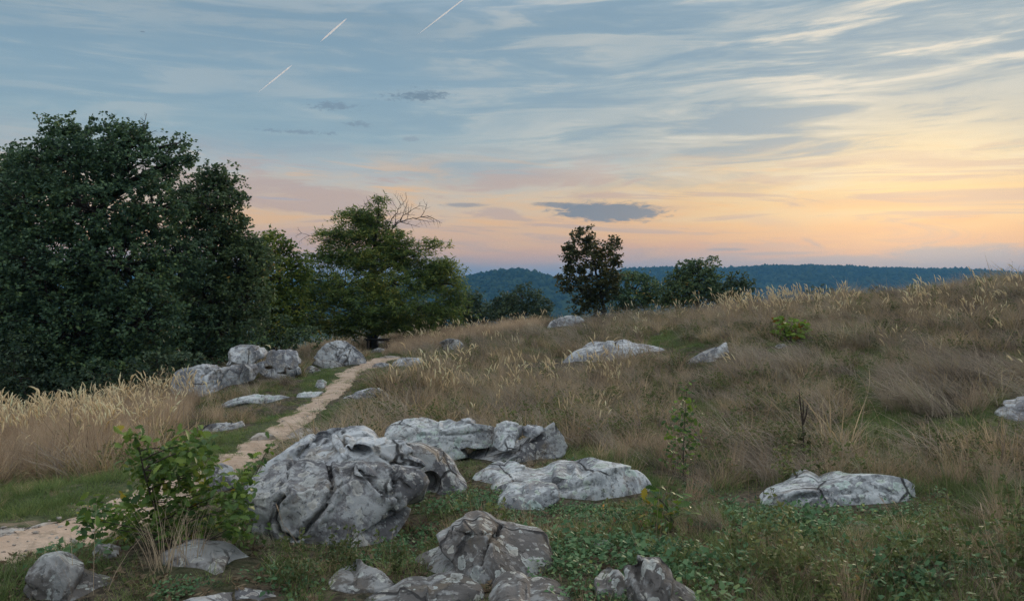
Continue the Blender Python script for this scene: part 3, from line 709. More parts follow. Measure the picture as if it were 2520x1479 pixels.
# --- front row
rock('dark pyramid-shaped boulder with round lichen spots at the centre of the bottom edge',
     [(1003,1410),(1060,1340),(1105,1292),(1150,1260),(1186,1252),(1215,1266),(1235,1282),(1265,1286),(1310,1297),(1352,1328),(1364,1375),(1345,1412),(1300,1432),(1150,1440)],
     .48, m_rk_front, 131, 7, p=2.1, cuts=1, rough=.28, cracks=[([(1232,1300),(1205,1335),(1180,1385)], 3.5, .045), ([(1110,1300),(1160,1320),(1215,1310)], 2.5, .015)])
rock('low dark rock with a wavy back, left of the pyramid-shaped boulder',
     [(765,1472),(800,1428),(850,1408),(900,1405),(945,1412),(992,1399),(1004,1415),(960,1445),(880,1482),(790,1492)], .40, m_rk_front, 14, 6, p=2.3, cuts=3, rough=.5)
rock('wide lichen-speckled rock cut off by the bottom edge below the pyramid-shaped boulder',
     [(880,1490),(940,1448),(1000,1428),(1060,1421),(1110,1430),(1185,1436),(1196,1470),(1180,1540),(900,1540)], .40, m_rk_front, 15, 6, p=2.5, cuts=3, rough=.38)
rock('brown humped rock at the bottom edge, right of the wide speckled one',
     [(1200,1470),(1215,1438),(1245,1414),(1292,1416),(1312,1432),(1370,1446),(1410,1480),(1400,1540),(1220,1540)], .38, m_rk_front, 16, 6, p=2.5, cuts=3, rough=.38)
rock('angular two-toned block with a sharp upper edge, on the bottom edge among ivy',
     [(1532,1402),(1560,1380),(1592,1368),(1622,1369),(1644,1388),(1668,1425),(1700,1458),(1735,1500),(1700,1560),(1560,1560),(1545,1470)], .38, m_rk_front, 17, 6, p=3.4, cuts=6, rough=.38, cracks=[([(1578,1372),(1570,1410),(1585,1480)], 4, .03)])
rock('rounded dull rock half hidden in ivy, left of the angular two-toned block',
     [(1462,1430),(1490,1400),(1525,1402),(1545,1430),(1540,1480),(1500,1500),(1465,1480)], .30, m_rk_front, 18, 5, p=2.3, cuts=2, rough=.5, base=1490)
rock('long tapering grey rock in the bottom corner beneath the path',
     [(58,1450),(68,1402),(105,1362),(150,1352),(190,1368),(212,1392),(245,1425),(320,1472),(290,1510),(90,1510)], .38, m_rk_front, 19, 6, p=2.4, cuts=3, rough=.38)
rock('brownish rounded rock with white lichen dots, below the oak sapling',
     [(395,1352),(450,1338),(520,1332),(570,1345),(618,1368),(640,1405),(645,1435),(560,1440),(460,1420),(410,1390)], .45, m_rk_front, 20, 6, p=2.5, cuts=3, rough=.38)
rock('thin pale rock showing along the bottom edge under the dotted brownish rock',
     [(425,1495),(470,1464),(540,1460),(630,1468),(720,1492),(700,1540),(450,1540)], .35, m_rk_grey, 21, 5, p=2.4, cuts=1, rough=.5)
rock('small rough rock between the oak sapling and the largest cracked boulder',
     [(500,1172),(520,1150),(545,1138),(572,1148),(588,1180),(570,1215),(515,1210)], .25, m_rk_grey, 22, 5, p=2.4, cuts=3, rough=.9)
rock('flat pinkish ledge of bedrock at the edge of the path near the frame',
     [(-40,1305),(20,1296),(80,1298),(150,1291),(160,1300),(110,1310),(40,1318),(-40,1320)], .30, m_rk_path, 23, 5, p=2.6, cuts=1, rough=.6)
rock('small dark stone under the oak sapling beside the path',
     [(225,1360),(240,1338),(275,1336),(300,1352),(290,1375),(240,1378)], .16, m_rk_front, 24, 5, p=2.3, cuts=2)
rock('little grey stone peeping out of the ivy, right of the pyramid-shaped boulder',
     [(1450,1342),(1470,1330),(1500,1332),(1515,1345),(1490,1356),(1460,1356)], .14, m_rk_front, 25, 5, p=2.3, cuts=2)
rock('long low pale slab with a stepped front, standing alone in grass on the right-hand side',
     [(1768,1234),(1776,1204),(1840,1190),(1960,1181),(2060,1172),(2130,1164),(2190,1160),(2224,1176),(2236,1206),(2190,1228),(2110,1242),(2000,1246),(1900,1244),(1840,1242)],
     .62, m_rk_pale, 26, 6, push=.30, p=4.0, cuts=2, rough=.6, strata=.9, cracks=[([(1940,1240),(1960,1222),(2060,1212),(2180,1205)], 4, .06)])
rock('grey boulder cut off by the right-hand frame edge on the slope',
     [(2444,1018),(2462,992),(2500,976),(2560,968),(2620,985),(2640,1030),(2560,1044),(2470,1036)], .7, m_rk_mid, 27, 5, p=2.4, cuts=2, rough=.5)

# --- group of boulders left of the path, middle distance
G2 = 'boulders beside the path in the middle distance'
rock('large blue-grey boulder lowest in the pile left of the path, behind tall pale grass',
     Z1([(215,400),(260,345),(370,320),(470,295),(600,310),(680,330),(760,330),(850,360),(875,410),(830,490),(740,540),(640,560),(430,560),(330,500),(250,440)]), 1.0, m_rk_mid, 30, 6, p=2.6, cuts=4, rough=.8, group=G2,
     cracks=[(Z1([(470,400),(560,330),(640,320)]), 4, .12), (Z1([(540,520),(600,440),(620,350)]), 3, .08)])
rock('topmost smooth boulder of the pile left of the path',
     Z1([(695,200),(720,160),(800,135),(920,140),(1000,165),(1030,210),(1000,250),(930,275),(860,285),(800,265),(730,300),(668,305),(700,265)]), .9, m_rk_mid, 31, 6, base=958, push=1.0, p=2.8, cuts=4, rough=.6, bury=.1, group=G2)
rock('overhanging rock on the right end of the pile left of the path',
     Z1([(1000,200),(1060,178),(1170,180),(1262,186),(1290,240),(1288,295),(1210,275),(1090,265),(1000,262)]), .8, m_rk_mid, 32, 5, base=958, push=1.0, p=2.8, cuts=4, rough=.8, bury=.1, group=G2)
rock('bulging boulder under the overhang of the pile left of the path',
     Z1([(905,310),(950,278),(1100,268),(1230,282),(1300,335),(1302,370),(1240,412),(1090,400),(960,375)]), .8, m_rk_mid, 33, 5, base=940, push=.7, p=2.5, cuts=3, rough=.6, group=G2)
rock('grey filler rock in the middle of the pile, below the topmost boulder',
     Z1([(660,340),(700,300),(820,285),(930,300),(960,360),(900,420),(800,430),(700,400)]), .7, m_rk_mid, 34, 5, base=948, push=1.0, p=2.4, cuts=3, group=G2)
rock('small mossy rock at the far left end of the boulder pile',
     Z1([(70,420),(85,385),(115,367),(180,370),(222,385),(225,430),(150,450)]), .6, m_rk_mid, 35, 5, p=2.4, cuts=3, group=G2, base=948)
rock('wedge-shaped cracked boulder standing where the path reaches the tree with the bench',
     Z1([(1393,255),(1440,185),(1510,125),(1600,101),(1665,106),(1745,160),(1815,222),(1848,292),(1800,308),(1690,300),(1600,275),(1500,265)]), 1.0, m_rk_mid, 36, 6, base=900, push=.5, p=2.7, cuts=4, rough=.6, group=G2, bury=.05,
     cracks=[(Z1([(1700,150),(1660,200),(1620,230),(1600,270)]), 3, .10), (Z1([(1540,160),(1580,180),(1570,220)]), 3, .05)])
rock('dark low rock under the wedge-shaped cracked boulder',
     Z1([(1390,300),(1420,255),(1560,262),(1680,300),(1640,330),(1480,345)]), .8, m_rk_front, 37, 5, p=2.4, cuts=2, group=G2)
rock('little dark stone left of the wedge-shaped boulder, by the pile',
     Z1([(1308,362),(1340,325),(1390,310),(1450,335),(1470,355),(1420,378),(1340,378)]), .5, m_rk_front, 38, 5, p=2.3, cuts=2, group=G2)
rock('small white-flecked stone at the left edge of the narrow path',
     Z1([(1416,480),(1440,430),(1480,424),(1520,448),(1500,485),(1440,502)]), .22, m_rk_pale, 39, 5, p=2.3, cuts=2, group=G2)
rock('whitish flat slab like a step below the boulder pile',
     Z1([(742,580),(760,558),(850,548),(960,550),(1090,565),(1230,566),(1236,605),(1160,640),(1050,625),(930,612),(820,628),(750,615)]), .5, m_rk_pale, 40, 5, p=2.8, cuts=2, strata=.8, group=G2)
rock('flat whitish shelf reaching from the step-like slab to the path',
     Z1([(1238,572),(1260,548),(1340,530),(1480,524),(1494,545),(1400,572),(1330,592),(1250,592)]), .5, m_rk_pale, 41, 5, p=2.6, cuts=2, strata=.6, group=G2)
rock('flat grey ledge in the brown grass, left of the path below the white slabs',
     Z1([(465,815),(500,795),(580,780),(750,786),(900,780),(1010,773),(1032,786),(900,815),(700,835),(500,850)]), .45, m_rk_grey, 42, 5, p=2.6, cuts=2, strata=.5, group=G2)
rock('low hump of grey rock at the left edge of the path, before the sapling',
     Z1([(860,925),(900,890),(950,868),(1010,864),(1070,885),(1110,925),(1000,945)]), .30, m_rk_path, 43, 5, p=2.3, cuts=1, rough=.5, group=G2)
rock('long low grey rock lying along the right edge of the path behind the outcrop',
     Z1([(1130,920),(1180,880),(1260,845),(1400,826),(1520,814),(1565,830),(1440,880),(1300,915)]), .5, m_rk_path, 44, 5, p=2.3, cuts=1, rough=.5, group=G2)
rock('rounded grey rock right of the path, above the brown grass mound',
     Z1([(2036,315),(2065,275),(2110,252),(2180,242),(2290,246),(2345,278),(2300,305),(2180,322)]), .8, m_rk_mid, 45, 5, p=2.3, cuts=1, rough=.5, group=G2)
rock('small flat rock at the right bank of the path, next to the rounded grey one',
     Z1([(1885,320),(1910,295),(1970,284),(2035,296),(2040,320),(1960,335)]), .5, m_rk_mid, 46, 5, p=2.3, cuts=1, group=G2)
rock('thin slab at the top end of the path, below the bench',
     Z1([(1940,245),(1990,230),(2080,230),(2140,240),(2060,254),(1980,256)]), .6, m_rk_path, 47, 5, p=2.4, cuts=1, rough=.5, group=G2)
rock('long pale rock band right of the narrow path, beside the plumed grass',
     Z1([(1596,604),(1650,565),(1740,530),(1860,498),(2000,474),(2095,480),(2040,510),(1900,545),(1740,580),(1640,612)]), .8, m_rk_mid, 48, 5, p=2.4, cuts=1, rough=.5, group=G2, base=985)
rock('stone lying in front of the bench',
     Z1([(1876,200),(1900,175),(1945,164),(1990,172),(2000,195),(1940,208)]), .5, m_rk_mid, 49, 5, p=2.3, cuts=2, group=G2)
rock('grey stone behind the bench, right of the tree trunk',
     Z1([(1925,120),(1935,75),(1960,72),(1985,100),(2000,125)]), .5, m_rk_mid, 50, 5, p=2.4, cuts=3, group=G2, dist=47)
rock('slanting whitish stone left of the bench tree trunk',
     Z1([(1720,100),(1735,50),(1760,52),(1800,95),(1790,112)]), .5, m_rk_pale, 51, 5, p=2.4, cuts=3, group=G2, dist=49)
G3 = 'rocks up the grassy slope'
rock('lone dark stone in the grass up the slope, right of the bench',
     [(1082,850),(1088,838),(1105,832),(1130,836),(1142,848),(1136,860),(1100,862)], .7, m_rk_grey, 52, 5, p=2.4, cuts=3, group=G3)
rock('broad pale slab on the slope below the tall single tree, plumed grass before it',
     [(1364,892),(1380,868),(1430,846),(1500,838),(1580,842),(1645,848),(1635,866),(1560,880),(1480,884),(1400,898)], 1.6, m_rk_mid, 53, 6, p=2.4, cuts=2, rough=.6, group=G3)
rock('narrow pale rock rib on the slope, right of the broad pale slab',
     [(1682,890),(1720,868),(1765,852),(1805,848),(1806,862),(1760,876),(1712,892)], .8, m_rk_mid, 54, 5, p=2.4, cuts=2, group=G3)
rock('pale rock on the skyline of the slope at the foot of the tall single tree',
     [(1338,798),(1362,786),(1398,776),(1425,778),(1442,790),(1430,800),(1370,804)], 1.2, m_rk_mid, 55, 5, p=2.4, cuts=3, group=G3, base=806)
rock('small blue-grey stone in the grass below the lime-green bush',
     [(1900,858),(1912,848),(1930,846),(1945,856),(1930,864),(1908,864)], .4, m_rk_mid, 56, 5, p=2.4, cuts=2, group=G3)
rock('low boulder in shade at the far end of the clearing beyond the bench',
     [(1000,832),(1005,822),(1018,818),(1030,826),(1030,834)], .6, m_rk_mid, 57, 5, p=2.4, cuts=2, group=G3, dist=52)

# ------------------------------------------------------------------ trees
m_bark = mat_bark('dark_bark', (.020, .017, .014), (.060, .050, .042))
m_bark_dead = mat_bark('bleached_dead_wood', (.05, .038, .03), (.13, .10, .08))
m_oak = mat_leaf('oak_foliage', [(0, (0.036, 0.072, 0.054)), (.45, (0.078, 0.139, 0.078)), (.8, (0.137, 0.216, 0.095)), (.97, (0.225, 0.287, 0.090)), (1, (0.603, 0.301, 0.061))], .28, .5, .45)
m_oak2 = mat_leaf('dull_oak_foliage', [(0, (0.045, 0.079, 0.051)), (.5, (0.098, 0.151, 0.073)), (.9, (0.182, 0.245, 0.092)), (1, (0.524, 0.279, 0.066))], .28, .5, .5)
m_yel = mat_leaf('yellowing_foliage', [(0, (0.054, 0.102, 0.030)), (.4, (0.120, 0.186, 0.043)), (.75, (0.240, 0.282, 0.054)), (1, (0.432, 0.396, 0.072))], .4, .5, .5)
m_loc = mat_leaf('feathery_foliage', [(0, (0.052, 0.088, 0.031)), (.4, (0.107, 0.173, 0.050)), (.75, (0.226, 0.278, 0.066)), (1, (0.435, 0.390, 0.084))], .4, .5, .35)
m_oak3 = mat_leaf('browning_oak_foliage', [(0, (.035, .045, .022)), (.45, (.075, .085, .035)), (.85, (.13, .125, .045)), (1, (.30, .15, .035))], .3, .5, .5)
m_bush = mat_leaf('bush_foliage', [(0, (0.029, 0.054, 0.039)), (.5, (0.064, 0.103, 0.060)), (1, (0.124, 0.168, 0.074))], .25, .5, .6)
m_lime = mat_leaf('lime_foliage', [(0, (0.090, 0.162, 0.032)), (.5, (0.198, 0.306, 0.054)), (.85, (0.306, 0.396, 0.063)), (1, (0.360, 0.126, 0.036))], .4, .5, 1.5)
def leaves(acc, cen, spread, n, L, W, flat=.8, droop=0.0, narrow=False, r=rng):
    """n leaf blades about each clump centre; each a folded kite of four triangles' worth of area"""
    ns = max(1, n // 6); m = len(cen); S = m * ns                 # shoots, each with a rosette of six leaves
    o_ = r.normal(size=(S, 3)); o_ /= np.linalg.norm(o_, axis=1)[:, None]; o_ *= (r.random(S) ** .5)[:, None] * 1.45
    sh = np.repeat(cen, ns, 0) + o_ * np.repeat(spread, ns)[:, None] * np.array([1, 1, flat])
    k6 = max(1, n // ns); N = S * k6
    P = np.repeat(sh, k6, 0) + r.normal(size=(N, 3)) * L * .18
    a = r.normal(size=(N, 3)); a[:, 2] = a[:, 2] * .6 - droop; a /= np.linalg.norm(a, axis=1)[:, None]
    up = r.normal(size=(N, 3)) * .75 + np.array([0, -.15, .8]); bb = np.cross(a, up); bb /= np.linalg.norm(bb, axis=1)[:, None] + 1e-9
    s = r.uniform(.65, 1.25, N)[:, None]; l = L * s; w = W * s
    V = np.stack([P, P + a * l * .5 + bb * w * .5, P + a * l, P + a * l * .5 - bb * w * .5], 1)
    F = np.arange(N * 4).reshape(N, 4)
    acc.add(V.reshape(-1, 3), F)
def tree(name, label, cat, base, depth, lobes, leafmat, barkmat=None, trunk_r=.2, L=.14, W=.09, per=26, dens=7.0, clump=.34, flat=.75, droop=0., lean=(0, 0), trunk_top=None, group=None, seed=1, shell=.45, dead=(), limbs=True, limb=.36, forkz=.35):
    """lobes: (px, py, rx px, ry px, depth offset m); clumps of leaves fill the outer part of each lobe"""
    r = np.random.default_rng(seed); barkmat = barkmat or m_bark
    bx = (base - CX) / FOC * depth; bz = G(bx, depth)[0] - .15
    root = thing(name, label, cat, (bx, depth, bz), group)
    tr = Acc(); cr = Acc(); O = np.array([bx, depth, bz])
    mpp = depth / FOC
    top = np.mean([at(l[0], l[1], depth) for l in lobes], 0); hh = top[2] - bz
    fork = O + np.array([lean[0] * .4, lean[1] * .4, max(hh * forkz, .5)])
    crownc = at(trunk_top[0], trunk_top[1], depth) if trunk_top else np.array([top[0], top[1], top[2] + .15 * hh])
    pts = np.concatenate([bez(O, O + np.array([0, 0, hh * .25]), fork, 6), bez(fork, (fork + crownc) / 2 + r.normal(size=3) * .15, crownc, 7)[1:]])
    pts[1:] += r.normal(size=(len(pts) - 1, 3)) * trunk_r * .18
    rads = trunk_r * np.linspace(1.15, .22, len(pts)) ; rads[0] *= 1.35
    tube(tr, pts, rads, 9)
    for (lx, ly, rx, ry, dz) in lobes:
        c_ = at(lx, ly, depth) + np.array([0, dz, 0]); c_[0] = (lx - CX) / FOC * depth; 
        ax, az2 = rx * mpp, ry * mpp; ay = (ax + az2) * .5
        start = pts[min(len(pts) - 1, max(2, int(np.argmin(np.abs(pts[:, 2] - (c_[2] - .45 * np.linalg.norm(c_[:2] - pts[0, :2])))))))]
        if limbs:
            mid = (start + c_) / 2 + np.array([0, 0, .12 * np.linalg.norm(c_ - start)]) + r.normal(size=3) * .12
            lp = bez(start, mid, c_, 7); tube(tr, lp, np.linspace(trunk_r * limb, trunk_r * .08, 7), 6)
        area = 4 * math.pi * ((ax * ay) ** 1.6 / 3 + (ax * az2) ** 1.6 / 3 + (ay * az2) ** 1.6 / 3) ** (1 / 1.6)
        n = max(5, int(area * dens))
        d = r.normal(size=(n, 3)); d /= np.linalg.norm(d, axis=1)[:, None]
        rr = (shell + (1 - shell) * r.random(n) ** .6)
        rr *= 1 + .34 * fbm(d * 2.4 + r.uniform(-40, 40, 3), 2)
        cen = c_ + d * rr[:, None] * np.array([ax, ay, az2])
        cen = cen[cen[:, 2] > G(cen[:, 0], cen[:, 1]) + .05]
        if not len(cen): continue
        gap = fbm(cen / 1.1 + seed, 2); cen = cen[gap > -.55]
        leaves(cr, cen, clump * r.uniform(.6, 1.3, len(cen)), per, L, W, flat, droop, r=r)
        kk = max(3, len(cen) // 4)
        for q in r.choice(len(cen), min(kk, len(cen)), False):
            e = cen[q]; m_ = (c_ + e) / 2 + np.array([0, 0, .1]) + r.normal(size=3) * .08
            tube(tr, bez(c_, m_, e, 4), np.linspace(trunk_r * .10, .008, 4) , 3)
    for d_ in dead:
        spray(tr, d_, depth, r)
    link('trunk', tr.mesh('trunk', barkmat, True, O), root)
    link('crown', cr.mesh('crown', leafmat, False, O), root)
    return root
def spray(acc, d_, depth, r, parts=None):
    """bare branch: polyline in picture units with forking twigs"""
    pts, rad0, lev = d_
    P = np.array([at(x_, y_, depth + dz) for x_, y_, dz in pts])
    tt_ = np.linspace(0, 1, len(P)); q = np.linspace(0, 1, len(P) * 4); P = np.stack([np.interp(q, tt_, P[:, k_]) for k_ in range(3)], 1)
    P[1:-1] += r.normal(size=(len(P) - 2, 3)) * .025
    tube(acc, P, np.linspace(rad0, rad0 * .3, len(P)), 5)
    if lev > 0:
        Lg = np.linalg.norm(P[-1] - P[0])
        for s_ in range(3, len(P), 2 if lev > 1 else 2):
            dr = P[s_] - P[s_ - 1]; dr /= np.linalg.norm(dr) + 1e-9
            for sg in ((1, -1) if r.random() < .5 else (1,) if r.random() < .5 else (-1,)):
                sd_ = np.array([-dr[2], r.normal() * .5, dr[0]]) * sg
                v_ = dr * .75 + sd_ * .75 + np.array([0, 0, .12]); v_ /= np.linalg.norm(v_)
                ln = Lg * r.uniform(.22, .42) * (1.1 - .5 * s_ / len(P))
                e = P[s_] + v_ * ln; md = P[s_] + v_ * ln * .5 + r.normal(size=3) * .06 * ln - sd_ * .08 * ln
                bp_ = bez(P[s_], md, e, 6); tube(acc, bp_, np.linspace(rad0 * .42, rad0 * .14, 6), 4)
                if lev > 1:
                    for w_ in (2, 3, 4):
                        v2 = v_ * .7 + np.array([-v_[2], r.normal() * .6, v_[0]]) * r.choice([-1, 1]) * .8; v2 /= np.linalg.norm(v2)
                        tube(acc, bez(bp_[w_], bp_[w_] + v2 * ln * .16 + r.normal(size=3) * .02, bp_[w_] + v2 * ln * r.uniform(.25, .45), 4), np.linspace(rad0 * .22, rad0 * .10, 4), 3)

WG = 'trees at the edge of the wood'
tree('oak_tree', 'huge dark oak with an uneven domed crown, tallest tree in the picture', 'tree', 215, 27,
     [(165,335,62,48,0),(115,400,70,50,-.3),(270,335,65,45,.3),(330,350,55,42,0),(60,430,60,60,.4),(210,420,110,80,-.8),(340,420,90,70,-.5),(405,410,40,35,.3),(455,385,34,20,.2),(425,350,32,22,.4),
      (120,520,120,90,-1.0),(280,530,130,100,-1.4),(400,520,85,80,-.6),(40,610,110,110,-.6),(190,660,130,110,-1.8),(350,660,110,100,-1.6),(70,760,120,110,-1.2),(250,800,130,110,-2.0),(400,790,100,95,-1.6),(440,640,70,80,-.2),
      (120,890,130,95,-1.6),(320,900,120,70,-2.0)],
     m_oak, trunk_r=.42, L=.125, W=.082, per=42, dens=7.0, clump=.27, seed=11, trunk_top=(260, 420), group=WG, shell=.5,
     dead=[([(350,400,0),(352,350,0),(356,300,.1)], .03, 2), ([(395,400,0),(425,360,0),(445,345,.1)], .03, 1)])
tree('oak_tree', 'oak cut off by the left frame edge, behind the huge dark oak', 'tree', -70, 31,
     [(-10,410,55,45,0),(10,480,60,60,0),(-90,470,90,80,0),(-30,600,110,110,0),(-140,640,120,130,.5),(-60,780,120,120,0),(-100,900,120,100,0)], m_oak2, trunk_r=.35, L=.15, W=.10, per=30, dens=5.0, clump=.29, seed=12, group=WG)
tree('oak_tree', 'brownish-green oak with a rounded top, stepping down right of the huge oak', 'tree', 520, 30,
     [(520,440,42,34,0),(560,455,42,40,0),(480,470,40,38,.3),(590,490,22,20,0),(530,520,75,60,-.4),(575,560,50,45,-.2),(470,570,60,70,-.4),(540,620,90,70,-.8),(600,660,60,60,-.6),(610,600,34,34,0),(640,640,40,40,.2),(450,500,40,50,.2),(520,720,100,80,-1.0),(620,740,65,65,-.8),(560,810,100,60,-1.0),(470,830,70,60,-1.2)],
     m_oak2, trunk_r=.30, L=.125, W=.082, per=42, dens=7.0, clump=.26, seed=13, group=WG, shell=.5)
tree('maple_tree', 'yellow-green tree on the edge of the wood, between dark oak and airy bench tree', 'tree', 672, 40,
     [(655,600,38,34,0),(690,615,40,40,-.3),(720,650,36,34,0),(640,660,50,50,0),(690,690,60,50,-.6),(735,690,30,36,.4),(660,750,60,55,-.6),(720,760,50,50,-.4),(690,810,60,35,-.5)],
     m_yel, trunk_r=.22, L=.15, W=.10, per=30, dens=5.5, clump=.30, seed=14, group=WG, shell=.5)
tree('locust_tree', 'airy spreading tree with bare branches at its crown, bench against its trunk', 'tree', 918, 44,
     [(930,500,30,19,0),(868,540,46,30,0),(900,565,60,30,.2),(960,600,50,30,.2),(1020,630,50,30,.2),(840,620,55,32,0),(940,650,80,40,0),(1040,680,60,34,.2),(915,540,40,30,.3),(835,585,60,22,-.3),(920,590,55,30,0),(965,575,28,16,.3),(1000,600,24,14,0),(1060,610,36,22,.3),(1075,650,52,24,.3),(800,640,55,22,-.3),(880,640,80,30,-.6),(980,640,60,28,.2),
      (780,690,60,28,-.6),(870,700,90,40,-1.2),(980,700,90,40,-.8),(1085,700,64,30,0),(1120,735,44,28,.3),(1090,665,55,26,.2),(790,740,70,40,-1.2),(890,760,100,45,-1.8),(1010,760,90,40,-1.2),(1100,770,60,28,-.4),(770,790,60,30,-1.0),(1000,800,80,24,-.8),(880,800,90,30,-1.2)],
     m_loc, trunk_r=.30, L=.26, W=.055, per=36, dens=4.3, clump=.33, flat=.5, droop=.15, limb=.2, seed=15, trunk_top=(925, 560), shell=.35, forkz=.30,
     dead=[([(900,640,0),(945,585,0),(975,552,.1),(1010,538,.2),(1052,532,.3)], .05, 2), ([(945,585,0),(965,540,-.1),(985,510,-.2),(1000,490,-.2)], .032, 2), ([(965,560,0),(1000,525,.2),(1030,508,.3)], .028, 2), ([(860,620,0),(800,590,-.3),(742,574,-.4)], .03, 2), ([(880,560,0),(885,530,0),(905,495,0)], .03, 1)])
tree('shrub', 'dark thicket behind the airy bench tree, right of its trunk', 'shrub', 1080, 56,
     [(1040,780,60,36,0),(1100,780,60,40,0),(1150,760,36,40,0),(1165,735,18,24,0),(1190,770,40,30,0),(980,800,60,25,0)], m_bush, trunk_r=.10, L=.17, W=.11, per=30, dens=4.5, clump=.30, seed=16, group='bushes on the skyline')
tree('shrub', 'round dark bush on the skyline, below the rounded blue hill', 'shrub', 1280, 54,
     [(1285,735,48,32,0),(1250,755,46,34,0),(1320,755,36,40,0),(1280,775,70,28,-.5),(1220,765,32,26,0),(1335,780,24,20,0)], m_bush, trunk_r=.12, L=.14, W=.08, per=30, dens=5.5, clump=.25, seed=17, group='bushes on the skyline', shell=.6)
tree('oak_tree', 'tall single tree with a knobbly upright crown standing on the slope', 'tree', 1482, 46,
     [(1440,572,24,22,0),(1425,605,32,24,0),(1465,610,28,26,0),(1405,625,24,26,0),(1510,610,20,26,.2),(1495,635,32,28,0),(1440,640,50,30,-.3),(1515,650,16,22,.2),(1415,670,32,26,0),(1378,682,18,12,0),(1395,700,24,20,0),(1460,680,48,30,-.4),(1500,680,28,26,0),(1430,720,36,28,-.3),(1475,725,34,30,-.3),(1445,755,44,24,-.3),(1505,715,22,22,.2)],
     m_oak3, trunk_r=.15, L=.17, W=.11, per=24, dens=5.0, clump=.23, seed=18, trunk_top=(1450, 600), lean=(.4, 0), shell=.5, forkz=.25)
tree('oak_tree', 'low green tree with an orange patch, right of the tall single tree', 'tree', 1560, 50,
     [(1540,700,34,32,0),(1575,692,34,30,0),(1600,715,28,30,0),(1550,735,50,34,-.4),(1600,745,40,28,0),(1525,750,32,30,0)], m_oak, trunk_r=.14, L=.16, W=.10, per=24, dens=5.5, clump=.25, seed=19, group='low trees on the skyline')
tree('oak_tree', 'wide low tree with two raised tops, before the long blue ridge', 'tree', 1720, 48,
     [(1690,662,34,26,0),(1735,652,34,26,0),(1665,690,32,26,0),(1720,690,60,32,-.4),(1640,708,30,24,0),(1700,720,70,32,-.6),(1765,705,36,30,0),(1780,735,50,26,0),(1660,745,50,24,0)], m_oak2, trunk_r=.17, L=.16, W=.10, per=24, dens=5.5, clump=.25, seed=20, group='low trees on the skyline', shell=.5)
tree('oak_tree', 'small dark tree at the right end of the low tree row on the skyline', 'tree', 1822, 46,
     [(1815,690,26,20,0),(1840,705,18,22,0),(1815,718,34,26,0),(1800,745,40,18,0)], m_bush, trunk_r=.10, L=.15, W=.10, per=24, dens=6, clump=.22, seed=21, group='low trees on the skyline')
tree('bush', 'tiny bush right of the low tree row, sunk behind plumed grass', 'bush', 1862, 43, [(1862,742,14,14,0),(1850,752,14,12,0)], m_bush, trunk_r=.05, L=.13, W=.08, per=20, dens=6, clump=.16, seed=22)
tree('bush', 'leafy bush tops rising behind the densest plumed grass', 'bush', 2022, 40, [(2000,716,16,16,0),(2030,712,14,12,0),(2045,722,14,14,0)], m_bush, trunk_r=.05, L=.13, W=.08, per=16, dens=5, clump=.17, seed=23)
tree('bush', 'small pointed bush on the ridge before the long blue hill', 'bush', 2146, 37, [(2146,712,9,12,0),(2150,724,13,9,0)], m_bush, trunk_r=.04, L=.12, W=.07, per=16, dens=6, clump=.13, seed=24)
UG = 'shrubs at the foot of the wood'
tree('shrub', 'greyish shrub at the foot of the huge oak, lowest left of the boulder pile', 'shrub', 300, 23, [(300,930,90,50,0),(380,915,80,50,.3),(230,960,80,45,0),(440,905,60,40,.4)], m_bush, trunk_r=.06, L=.12, W=.08, per=26, dens=5.5, clump=.22, seed=25, group=UG)
tree('shrub', 'blue-green shrub above the large lowest boulder of the pile', 'shrub', 490, 28, [(480,800,55,55,0),(455,850,70,45,0),(530,860,70,40,.2),(600,850,60,40,.4)], m_oak, trunk_r=.07, L=.13, W=.08, per=26, dens=4.5, clump=.25, seed=26, group=UG)
tree('shrub', 'dark shrub at the foot of the wood near the left frame edge', 'shrub', 60, 23, [(40,930,100,70,0),(140,960,90,50,0),(-60,960,110,70,0),(20,880,90,60,.6)], m_bush, trunk_r=.06, L=.12, W=.08, per=26, dens=5, clump=.23, seed=27, group=UG)
tree('shrub', 'mixed dark shrub behind the topmost boulder of the pile', 'shrub', 640, 34, [(620,800,60,50,0),(690,820,50,35,0),(580,830,60,40,0),(740,825,50,26,.6)], m_oak2, trunk_r=.06, L=.14, W=.09, per=24, dens=4, clump=.28, seed=28, group=UG)

tree('thicket', 'deep dark thicket closing the gaps behind the huge oak', 'thicket', 330, 40, [(0,760,150,130,0),(200,740,150,140,0),(400,740,140,130,0),(560,760,110,100,0),(120,880,150,90,0),(330,880,150,90,0),(500,860,120,70,0),(680,800,80,60,1),(-150,800,130,150,0)], m_bush, trunk_r=.15, L=.24, W=.16, per=24, dens=2.6, clump=.42, seed=29)

# ------------------------------------------------------------------ bench
m_wood_b = mat_bark('weathered_bench_wood', (.012, .010, .009), (.035, .028, .024), 4)
def box_mesh(name, sx, sy, sz, mat, bev=.008):
    bm = bmesh.new(); bmesh.ops.create_cube(bm, size=1); bmesh.ops.scale(bm, vec=(sx, sy, sz), verts=bm.verts)
    bmesh.ops.bevel(bm, geom=bm.edges[:], offset=bev, segments=1, affect='EDGES')
    me_ = bpy.data.meshes.new(name); bm.to_mesh(me_); bm.free(); me_.materials.append(mat); return me_
bp0 = at(930, 862, 42.0); bp0[2] = G(bp0[0], bp0[1])[0] + .04; FOOT.append((bp0[0], bp0[1] - .8, 1.1, 1.8, 0))
bench = thing('bench', 'low dark wooden bench standing in front of the airy tree trunk', 'bench', bp0)
seat = link('seat', box_mesh('seat_rail', 1.30, .06, .07, m_wood_b), bench, (0, 0, .44))
sl = box_mesh('seat_plank', 1.42, .12, .05, m_wood_b)
for k_ in range(3): link('plank', sl, seat, (0, -.14 + .14 * k_, .07))
lg = box_mesh('leg', .10, .34, .46, m_wood_b)
